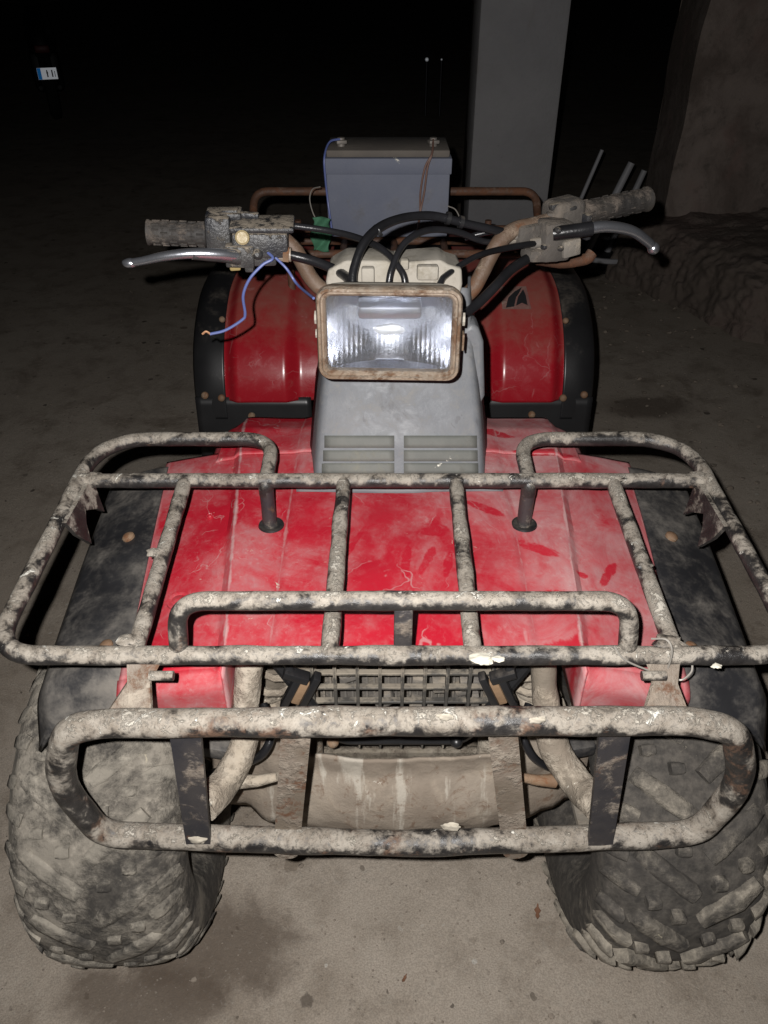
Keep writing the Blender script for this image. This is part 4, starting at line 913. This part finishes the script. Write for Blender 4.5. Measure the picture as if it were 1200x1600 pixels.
# right: switch housing, clutch perch, lever
YR = 1.205
b = MB(); b.box(pt(862, 374, Y=YR), (0.052, 0.045, 0.060), (0, R(2), R(22)), 0.008); b.box(pt(822, 366, Y=YR - 0.004), (0.04, 0.03, 0.032), (0, R(-2), R(22)), 0.006); b.box(pt(845, 397, Y=YR - 0.012), (0.06, 0.034, 0.02), (0, R(6), R(22)), 0.008)
perch = b.build('lever_perch', M['switch'], bar)
b = MB(); b.box(pt(880, 334, Y=YR + 0.04), (0.058, 0.050, 0.046), (0, R(-6), R(24)), 0.012, 3); b.box(pt(860, 338, Y=YR + 0.02), (0.012, 0.014, 0.012), (0, 0, 0), 0.002); b.box(pt(900, 358, Y=YR + 0.02), (0.05, 0.02, 0.006), (0, R(-3), R(22)), 0.002); b.build('switch_housing', M['switch'], bar)
b = MB(); b.blob(pt(850, 348, Y=YR + 0.01), 0.007, (1, 1, 1), 4); b.build('indicator_lamp', plain('grey_lamp', (0.45, 0.46, 0.46), 0.25), perch)
b = MB(); b.box(pt(890, 386, Y=YR - 0.01), (0.030, 0.018, 0.026), (0, R(-8), R(20)), 0.003); b.build('cable_clamp', M['engine'], perch)
b = MB(); b.tube(spline([pt(868, 364, Y=YR - 0.02), pt(905, 360, Y=YR - 0.025), pt(945, 354, Y=YR - 0.02), pt(985, 360, Y=YR - 0.01), pt(1010, 376, Y=YR), pt(1020, 386, Y=YR + 0.004)], 8), lambda t: 0.0095 - 0.0025 * t, 12); lv2 = b.build('clutch_lever', M['steel'], bar)
b = MB(); b.blob(pt(1021, 388, Y=YR + 0.004), 0.0098, (1, 1, 1), 1, 2, 0.05); b.build('lever_tip', M['steel'], lv2)
b = MB(); b.tube([pt(864, 365, Y=YR - 0.02), pt(905, 360, Y=YR - 0.025), pt(925, 357, Y=YR - 0.0228)], 0.0108, 12, 0.001); b.build('lever_boot', M['cable'], lv2)
# rusty rod under the right grip
b = MB(); b.tube(spline([pt(840, 405, Y=1.30), pt(880, 410, Y=1.32), pt(915, 405, Y=1.33), pt(925, 395, Y=1.335)], 6), 0.010, 10, 0.002); b.build('choke_bracket', M['rustbar'], bar)
# cables
cabs = [([(452, 398, 1.104), (490, 408, 1.10), (530, 425, 1.08), (556, 448, 1.03), (572, 475, 1.02)], 0.0078), ([(551, 452, 1.03), (553, 420, 1.045), (572, 375, 1.07), (612, 346, 1.11), (670, 337, 1.15), (730, 350, 1.17), (800, 366, 1.19)], 0.0072),
        ([(606, 452, 1.04), (612, 420, 1.05), (632, 380, 1.08), (668, 360, 1.12), (712, 362, 1.15), (760, 378, 1.18), (800, 372, 1.195)], 0.0055), ([(634, 452, 1.04), (628, 425, 1.05), (600, 392, 1.08), (560, 372, 1.11), (510, 360, 1.13), (452, 352, 1.135)], 0.0055),
        ([(676, 475, 1.03), (688, 442, 1.05), (700, 428, 1.07), (745, 400, 1.12), (790, 388, 1.16), (838, 380, 1.185)], 0.0050), ([(715, 498, 1.06), (745, 476, 1.10), (775, 446, 1.13), (800, 420, 1.16), (838, 396, 1.185)], 0.0088), ([(726, 372, 1.2), (770, 362, 1.2), (830, 364, 1.195)], 0.005)]
for i, (ps, r) in enumerate(cabs):
    b = MB(); b.tube(spline([pt(u, v, Y=y) for u, v, y in ps], 10), r * 0.86, 12, 0.0006, i); b.build('control_cable', M['cable'], bar)
for (u, v, y, du, dv) in ((806, 367, 1.192, 16, 2), (806, 373, 1.196, 16, -1), (842, 379, 1.187, 14, -2), (842, 393, 1.187, 10, -7), (446, 351, 1.135, 14, 1)):
    b = MB(); b.tube([pt(u - du, v - dv, Y=y), pt(u, v, Y=y), pt(u + 2, v, Y=y)], 0.0078, 10); b.build('cable_ferrule', M['engine'], bar)
for (u, v, y) in ((700, 341, 1.157), (720, 347, 1.167), (590, 361, 1.09)):
    b = MB(); q = pt(u, v, Y=y); b.lathe([(-0.003, 0.0072), (-0.003, 0.0092), (0.003, 0.0092), (0.003, 0.0072)], q, (1, 0.2, -0.25 if u > 650 else 0.8), 14); b.build('cable_tie', M['blackclean'], bar)
for (u, v, y, r_) in ((872, 360, 1.176, 0.005), (850, 386, 1.180, 0.0045), (876, 388, 1.182, 0.0045)):
    b = MB(); b.disc(pt(u, v, Y=y), (0.3, -1, 0.3), r_, 0.004, 8); b.build('housing_screw', M['dirtalloy'], perch)
b = MB(); b.box(pt(868, 322, Y=YR + 0.022), (0.020, 0.012, 0.010), (0, R(-6), R(24)), 0.003); b.box(pt(893, 325, Y=YR + 0.022), (0.014, 0.012, 0.008), (0, R(-6), R(24)), 0.003); b.box(pt(912, 352, Y=YR + 0.028), (0.010, 0.03, 0.04), (0, R(-6), R(24)), 0.003); b.build('switch_button', M['dirtalloy'], perch)
# dangling blue wires
b = MB(); b.tube(spline([pt(418, 394, Y=YM - 0.02), pt(426, 404, Y=YM - 0.03), pt(410, 414, Y=YM - 0.035), pt(390, 436, Y=YM - 0.04), pt(380, 462, Y=YM - 0.04), pt(383, 490, Y=YM - 0.035), pt(378, 500, Y=YM - 0.035), pt(352, 516, Y=YM - 0.04), pt(328, 522, Y=YM - 0.045)], 10), 0.0021, 8)
bw = b.build('loose_blue_wire', M['bluewire'], bar)
b = MB(); b.tube(spline([pt(430, 402, Y=YM - 0.02), pt(448, 420, Y=YM - 0.02), pt(465, 445, Y=YM - 0.03), pt(490, 466, Y=1.0)], 8), 0.0019, 8); b.build('blue_wire', M['bluewire'], bar)
b = MB(); b.tube(spline([pt(329, 522, Y=YM - 0.045), pt(322, 518, Y=YM - 0.046), pt(316, 522, Y=YM - 0.047)], 6), 0.0016, 6); b.build('bare_wire_end', M['copper'], bw)

# --- seat, rear fenders, rear rack --------------------------------
b = MB()
def seatf(i, j):
    y = lerp(1.42, 2.06, j); a = lerp(-1, 1, i); hw = interp(y, [(1.42, 0.10), (1.6, 0.135), (1.9, 0.155), (2.06, 0.14)])
    z = interp(y, [(1.42, 0.80), (1.6, 0.785), (1.8, 0.80), (1.95, 0.82), (2.06, 0.80)]) - 0.02 * abs(a) ** 3 - 0.10 * sstep(0.78, 1, abs(a))
    return V(hw * a, y, z - 0.07 * sstep(0.08, 0, j) - 0.07 * sstep(0.93, 1, j))
b.grid(seatf, 36, 40); b.build('seat', M['seat'], quad, thick=0.02)
RP = [(1.655, 0.48), (1.660, 0.52), (1.668, 0.56), (1.684, 0.60), (1.715, 0.645), (1.765, 0.685), (1.84, 0.720), (1.93, 0.742), (2.05, 0.752), (2.2, 0.752), (2.32, 0.735)]
RPS = spline([Vector((0, y, z)) for y, z in RP], 6)
def rprof(t):
    k = t * (len(RPS) - 1); i = min(len(RPS) - 2, int(k)); return RPS[i].lerp(RPS[i + 1], k - i), (RPS[i + 1] - RPS[i]).normalized()
for s in (-1, 1):
    b = MB()
    def rf(i, j):
        p, d = rprof(0.12 + j * 0.88); n_ = Vector((0, -d.z, d.y)); x = lerp(0.16, 0.412, i)
        # pressed panel: soft raised middle with rounded shoulders
        rise = 0.020 * sstep(0.222, 0.262, x) * (1 - sstep(0.372, 0.404, x)) 
        x -= 0.03 * sstep(0.5, 1.0, j) * i
        return V(s * x, p.y + n_.y * rise, p.z + n_.z * rise + 0.002 * mnoise.noise(Vector((x * 6, p.y * 6, s))))
    b.grid(rf, 60, 60); rfo = b.build('rear_fender', M['redrear'], quad, thick=0.004)
    b = MB()
    def rl(i, j):
        p, d = rprof(0.0 + j * 1.0); n_ = Vector((0, -d.z, d.y)); x = lerp(0.405, lerp(0.484, 0.462, sstep(0.62, 0.95, j)), i) ; x -= 0.03 * sstep(0.6, 1.0, j) * (1 - i)
        return V(s * x, p.y + n_.y * (0.003 - 0.022 * i ** 4), p.z + n_.z * (0.003 - 0.022 * i ** 4))
    b.grid(rl, 16, 60); fo = b.build('rear_flare', M['blackclean'], rfo, thick=0.004)
    b = MB(); b.grid(lambda i, j: V(s * lerp(0.20, 0.480, i), lerp(1.640, 1.664, j), lerp(0.36, 0.535, j)), 20, 8); b.build('mud_flap', M['blackclean'], rfo, thick=0.004)
    for (u, v) in (((320, 618), (346, 622), (393, 650), (347, 499)) if s < 0 else ((880, 622), (913, 617), (831, 648), (884, 501))):
        q = pt(u, v, Y=1.642 if v > 600 else 1.71); b = MB(); b.disc(q, (0, -1, 0.2 if v > 600 else 0.6), 0.0085 if v > 600 else 0.007, 0.004); b.build('rivet', M['bolt'], rfo)
# sticker with a dark wing on the right rear fender
def onrf(u, v):
    best = None
    for k in range(400):
        t = 0.12 + 0.88 * k / 400; p, d = rprof(t); n_ = Vector((0, -d.z, d.y)); q = p + n_ * 0.0215
        r_ = pt(u, v, Y=q.y); e = abs(r_.z - q.z)
        if best is None or e < best[0]: best = (e, Vector((r_.x, q.y, q.z)), n_)
    return best[1] + best[2] * 0.0015
st = [onrf(*q) for q in ((781, 450), (822, 446), (830, 482), (785, 486))]
b = MB(); b.grid(lambda i, j: onrf(lerp(lerp(781, 822, i), lerp(785, 830, i), j), lerp(448, 484, j)), 6, 6); stick = b.build('badge_sticker', grime('clear_sticker', (0.20, 0.10, 0.09), (0.24, 0.14, 0.12), (0.3, 0.22, 0.18), (0.2, 0.12, 0.1), 60, 0.5, 0.7, 0, 0.4), rfo)
wing = [[(790, 482), (794, 466), (803, 457), (815, 450), (811, 458), (806, 466), (803, 480)], [(806, 479), (809, 465), (817, 453), (821, 462), (824, 478), (815, 474)]]
b = MB()
for poly in wing:
    vs = [onrf(*q) + Vector((0, -0.0012, 0.0012)) for q in poly]; b.add(vs, [tuple(range(len(vs)))])
b.build('wing_emblem', plain('black_print', (0.02, 0.02, 0.022), 0.4), rfo, smooth=False)
# rear rack
RZ = 0.835
b = MB(); rb0, rb1 = pt(397, 299, Y=2.14), pt(838, 299, Y=2.14)
zb = rb0.z
b.tube(fillet([(rb0.x, 1.80, RZ), (rb0.x, 2.08, RZ), (rb0.x, 2.14, zb), (rb1.x, 2.14, zb), (rb1.x, 2.08, RZ), (rb1.x, 1.80, RZ)], [0.06, 0.05, 0.05, 0.06], 8, 0.02), 0.0105, 12, 0.001)
rr_ = b.build('rear_rack', M['rustbar'], quad)
for y in (1.80, 1.90, 2.0): b = MB(); b.rod((rb0.x, y, RZ), (rb1.x, y, RZ), 0.0095, 10); b.build('cross_bar', M['rustbar'], rr_)
for x in (-0.12, 0.0, 0.12): b = MB(); b.rod((XC + x, 1.80, RZ), (XC + x, 2.12, RZ), 0.0085, 10); b.build('length_bar', M['rustbar'], rr_)
for s in (-1, 1):
    for y in (1.85, 2.08): b = MB(); b.rod(V(s * 0.25, y, RZ), V(s * 0.25, y, 0.72), 0.009, 10); b.build('rack_post', M['rustbar'], rr_)

# ------------------------------------------------------------------ car battery on the rear rack
BY = 1.895
b0, b1 = pt(511, 362, Y=BY), pt(701, 362, Y=BY); bz0 = RZ + 0.0105; bz1 = pt(600, 238, Y=BY).z
bat = empty('car_battery', ((b0.x + b1.x) / 2, BY + 0.08, bz0), 'blue-grey car battery with dirty lid standing on the rear rack', 'battery')
bw_ = b1.x - b0.x; bc = (b0.x + b1.x) / 2; bh = bz1 - bz0; DP = 0.165
b = MB(); b.box((bc, BY + DP / 2, bz0 + (bh - 0.012) / 2), (bw_ - 0.006, DP, bh - 0.012), bev=0.004); b.box((bc, BY + DP / 2, bz1 - 0.03), (bw_ + 0.001, DP + 0.004, 0.035), bev=0.003); b.build('battery_case', M['battery'], bat)
b = MB(); b.box((bc, BY + DP / 2, bz1 - 0.004), (bw_ - 0.010, DP - 0.006, 0.016), bev=0.004); lid = b.build('battery_lid', M['batterylid'], bat)
for u in (533, 677):
    q = pt(u, 222, Y=BY + 0.05); b = MB(); b.lathe([(-0.006, 0.0095), (0.020, 0.0085), (0.021, 0.0001)], (q.x, BY + 0.05, bz1 + 0.002), (0, 0, 1), 14); b.box((q.x, BY + 0.045, bz1 + 0.014), (0.024, 0.02, 0.008), (0, 0, 0.3), 0.002); b.build('terminal', M['lead'], bat)
for k in range(2):
    b = MB(); b.tube(spline([pt(677, 217, Y=BY + 0.045), pt(675, 240, Y=BY - 0.006), pt(664 + 4 * k, 262, Y=BY - 0.012), pt(657 + 6 * k, 300, Y=BY - 0.008), pt(656, 335, Y=BY - 0.01), pt(651, 370, Y=BY - 0.05)], 8), 0.0024, 6); b.build('brown_lead', M['brownwire'], bat)
b = MB(); b.tube(spline([pt(533, 217, Y=BY + 0.045), pt(515, 222, Y=BY + 0.03), pt(507, 245, Y=BY - 0.006), pt(508, 275, Y=BY - 0.01), pt(513, 320, Y=BY - 0.01), pt(520, 368, Y=BY - 0.04)], 8), 0.0024, 6); b.build('blue_lead', M['bluewire'], bat)
b = MB(); b.tube(spline([pt(500, 292, Y=BY - 0.02), pt(488, 296, Y=BY), pt(484, 312, Y=BY), pt(490, 335, Y=BY - 0.02), pt(500, 350, Y=BY - 0.03)], 8), 0.0014, 6); b.build('loose_wire', M['greywire'], rr_)
b = MB(); b.tube(spline([pt(700, 322, Y=BY - 0.01), pt(712, 328, Y=BY - 0.02), pt(719, 345, Y=BY - 0.03), pt(716, 362, Y=BY - 0.04)], 8), 0.0014, 6); b.build('loose_wire', M['greywire'], rr_)
# green webbing strap hanging over the rack
b = MB()
def strap(i, j):
    q = pt(lerp(488, 516, i), lerp(340, 392, j), Y=1.80 - 0.012); return q + Vector((0.004 * math.sin(j * 9 + i * 3), 0.008 * math.sin(j * 7 + i * 5), 0))
b.grid(strap, 10, 16); o = b.build('green_strap', M['green'], loc=pt(502, 366, Y=1.788), thick=0.002); tag(o, 'crumpled green webbing strap hanging off the rear rack beside the battery', 'strap')

# ------------------------------------------------------------------ background things
# overturned stool behind on the right
sc0 = pt(922, 412, Z=0.0); stool = empty('overturned_stool', (sc0.x, sc0.y, 0), 'overturned stool with grey metal legs lying behind the quad bike', 'stool')
dk = plain('dark_stool_seat', (0.02, 0.02, 0.022), 0.6); gm = plain('grey_painted_steel', (0.38, 0.38, 0.40), 0.5, 0.0)
tilt = Matrix.Rotation(R(5), 3, 'Y')
def S(x, y, z): return Vector((sc0.x, sc0.y, 0.03)) + tilt @ Vector((x, y, z))
b = MB(); b.lathe([(-0.02, 0.0001), (-0.02, 0.20), (0.0, 0.21), (0.012, 0.20), (0.012, 0.0001)], S(0, 0, 0), tilt @ Vector((0, 0, 1)), 36); b.v = [Vector((q.x, q.y, max(q.z, 0.001))) for q in b.v]; b.build('stool_seat', dk, stool)
b = MB(); b.tube([S(0.235 * math.cos(a), 0.235 * math.sin(a), 0.06) for a in [2 * math.pi * i / 40 for i in range(41)]], 0.014, 8, cap=False); b.build('seat_ring', gm, stool)
for (u0, u1, v1, dy, r_) in ((862, 941, 234, -0.10, 0.012), (905, 987, 254, -0.16, 0.022), (938, 1007, 266, 0.12, 0.020)):
    b = MB(); b.rod(pt(u0, 418, Y=sc0.y + dy) + Vector((0, 0, 0.01)), pt(u1, v1, Y=sc0.y + dy), r_, 12, r_ * 0.8); b.build('leg', gm, stool)
# parked motorcycle far behind on the left, only its plate catches the flash
pc = pt(74, 115, Z=0.46); mot = empty('parked_motorcycle', (pc.x, pc.y, 0), 'dark parked motorcycle in the far left with small white number plate', 'motorcycle')
dkp = plain('black_paint', (0.006, 0.006, 0.007), 0.5); rub = plain('black_rubber', (0.008, 0.008, 0.008), 0.9)
yaw = math.atan2(-pc.x, pc.y)
Mz = Matrix.Rotation(yaw, 3, 'Z')
def MM(x, y, z): return Vector((pc.x, pc.y, 0)) + Mz @ Vector((x, y, z))
for (yy, nm) in ((0.42, 'rear_wheel'), (1.5, 'front_wheel')):
    b = MB(); b.lathe([(-0.05, 0.21), (-0.06, 0.26), (-0.045, 0.305), (0, 0.315), (0.045, 0.305), (0.06, 0.26), (0.05, 0.21)], MM(0, yy, 0.315), Mz @ Vector((1, 0, 0)), 36); b.build(nm, rub, mot)
b = MB(); b.tube(spline([MM(0, 0.16, 0.58), MM(0, 0.18, 0.66), MM(0, 0.3, 0.74), MM(0, 0.6, 0.76), MM(0, 0.95, 0.86), MM(0, 1.2, 0.84)], 6), lambda t: 0.06 + 0.08 * math.sin(t * 3.0), 12); b.build('body', dkp, mot)
b = MB(); b.box(MM(0, 0.75, 0.42), (0.28, 0.5, 0.36), (0, 0, yaw), 0.05); b.build('engine', dkp, mot)
for s in (-1, 1):
    b = MB(); b.rod(MM(s * 0.07, 1.45, 0.315), MM(s * 0.07, 1.22, 0.95), 0.02); b.build('fork_leg', dkp, mot)
    b = MB(); b.rod(MM(0, 1.2, 0.98), MM(s * 0.36, 1.08, 1.02), 0.013); b.build('handlebar', dkp, mot)
    b = MB(); b.rod(MM(s * 0.09, 0.2, 0.315), MM(s * 0.09, 0.75, 0.36), 0.02); b.build('swing_arm', dkp, mot)
b = MB(); b.box(MM(0, 0.07, 0.66), (0.14, 0.06, 0.07), (0, 0, yaw), 0.02); b.build('tail_lamp', plain('dark_red_lens', (0.08, 0.004, 0.004), 0.5), mot)
# reflective plate: faces the camera like a retro-reflective sheet does
pw, ph = 0.178, 0.098
cdir = (Vector((-0.017, 0, CAMH + 0.017)) - pc).normalized()
xr_ = Vector((0, 0, 1)).cross(cdir).normalized(); xr_ = -xr_ if xr_.x < 0 else xr_; zr_ = cdir.cross(xr_); zr_ = -zr_ if zr_.z < 0 else zr_
def PL(x, z, d=0.0): return pc + xr_ * x + zr_ * z + cdir * d
def rect(b, x0, x1, z0, z1, d, th): b.plate([PL(x0, z0, d), PL(x1, z0, d), PL(x1, z1, d), PL(x0, z1, d)], cdir * th)
refm = plain('reflective_white_sheet', (0.80, 0.85, 0.92), 0.40, 1.0, 0, 120, 0.03); refb = plain('reflective_blue_sheet', (0.02, 0.22, 0.62), 0.42, 1.0, 0, 120, 0.03)
b = MB(); rect(b, -pw / 2, pw / 2, -ph / 2, ph / 2, 0, 0.003); plo = b.build('number_plate', refm, mot, smooth=False)
b = MB(); rect(b, -pw / 2 + 0.001, -pw / 2 + 0.034, -ph / 2 + 0.001, ph / 2 - 0.001, 0.0032, 0.001); b.build('country_band', refb, plo, smooth=False)
b = MB()
for x in (0.0, 0.045): rect(b, x - 0.006, x + 0.006, -0.03, 0.03, 0.0032, 0.001)
rect(b, 0.066, 0.072, -0.03, 0.02, 0.0032, 0.001); b.build('plate_character', plain('dark_grey_print', (0.25, 0.25, 0.28), 0.7), plo, smooth=False)
b = MB(); b.rod(PL(0, 0, -0.001), MM(0, 0.08, 0.56), 0.012); b.build('plate_bracket', dkp, mot)
# two slender metal stakes; round discs added and turned to the lens for glints
for (u, v, r_, wd) in ((667, 93, 0.020, 'larger'), (690, 93, 0.012, 'smaller')):
    q = pt(u, v, Z=0.52); st_ = empty('metal_stake', (q.x, q.y, 0), 'slender metal stake with the %s round reflector added for its glint, left of the pillar' % wd, 'stake', 'stakes in the dark')
    b = MB(); b.rod((q.x, q.y, 0), (q.x, q.y, q.z), 0.012, 10, 0.009); b.build('shaft', plain('dull_steel', (0.10, 0.10, 0.11), 0.5, 0.8), st_)
    dd = (Vector((-0.017, 0, CAMH + 0.017)) - q).normalized()
    b = MB(); b.lathe([(-0.006, r_), (0.003, r_), (0.004, r_ * 0.8), (0.004, 0.0001)], q + dd * 0.012, dd, 16); b.build('reflector', refm, st_)
# ------------------------------------------------------------------ litter on the ground
leafm = plain('dry_brown_leaf', (0.16, 0.075, 0.04), 0.8, 0, 0.4)
for k, (u, v, a, L, lab) in enumerate(((840, 1424, 80, 0.015, 'small dry brown leaf on the ground below the bumper'), (632, 1528, 60, 0.008, 'tiny dark curled leaf near the lower edge of the picture'))):
    c = pt(u, v, Z=0.006); b = MB()
    def lf(i, j):
        t = lerp(-1, 1, i); wv = (1 - t * t) * 0.30 * (1 + 0.8 * mnoise.noise(Vector((t * 2.5, k * 3.3, 0)))); y = lerp(-wv, wv, j); x, yy = t * L, y * L
        return Vector((c.x + x * math.cos(R(a)) - yy * math.sin(R(a)), c.y + x * math.sin(R(a)) + yy * math.cos(R(a)), 0.004 + 0.003 * t * t + 0.06 * yy * yy / L))
    b.grid(lf, 10, 4); o = b.build('dry_leaf', leafm, loc=(c.x, c.y, 0.004), thick=0.0006); tag(o, lab, 'leaf')
peb = MB(); rnd = random.Random(11)
for i in range(1300):
    if i < 500: x, y = rnd.uniform(-1.5, 1.4), rnd.uniform(0.3, 4.2)
    elif i < 1150: x, y = rnd.uniform(-0.6, 0.6), rnd.uniform(0.35, 0.95)
    else: x, y = rnd.uniform(1.0, 1.46), rnd.uniform(1.8, 4.3)
    r = (rnd.uniform(0.0015, 0.005) if i < 500 else rnd.uniform(0.0006, 0.0022)) * (1.0 if i < 1150 else 4.5); peb.blob((x, y, r * 0.4), r, (1.2, 1, 0.7), i * 0.37, 1, 0.4)
o = peb.build('gravel_crumbs', plain('crumb', (0.22, 0.185, 0.15), 0.95, 0, 0, 250, 0.75), loc=(0, 0, 0)); tag(o, 'scattered crumbs of gravel and mortar over the ground', 'gravel', kind='stuff')
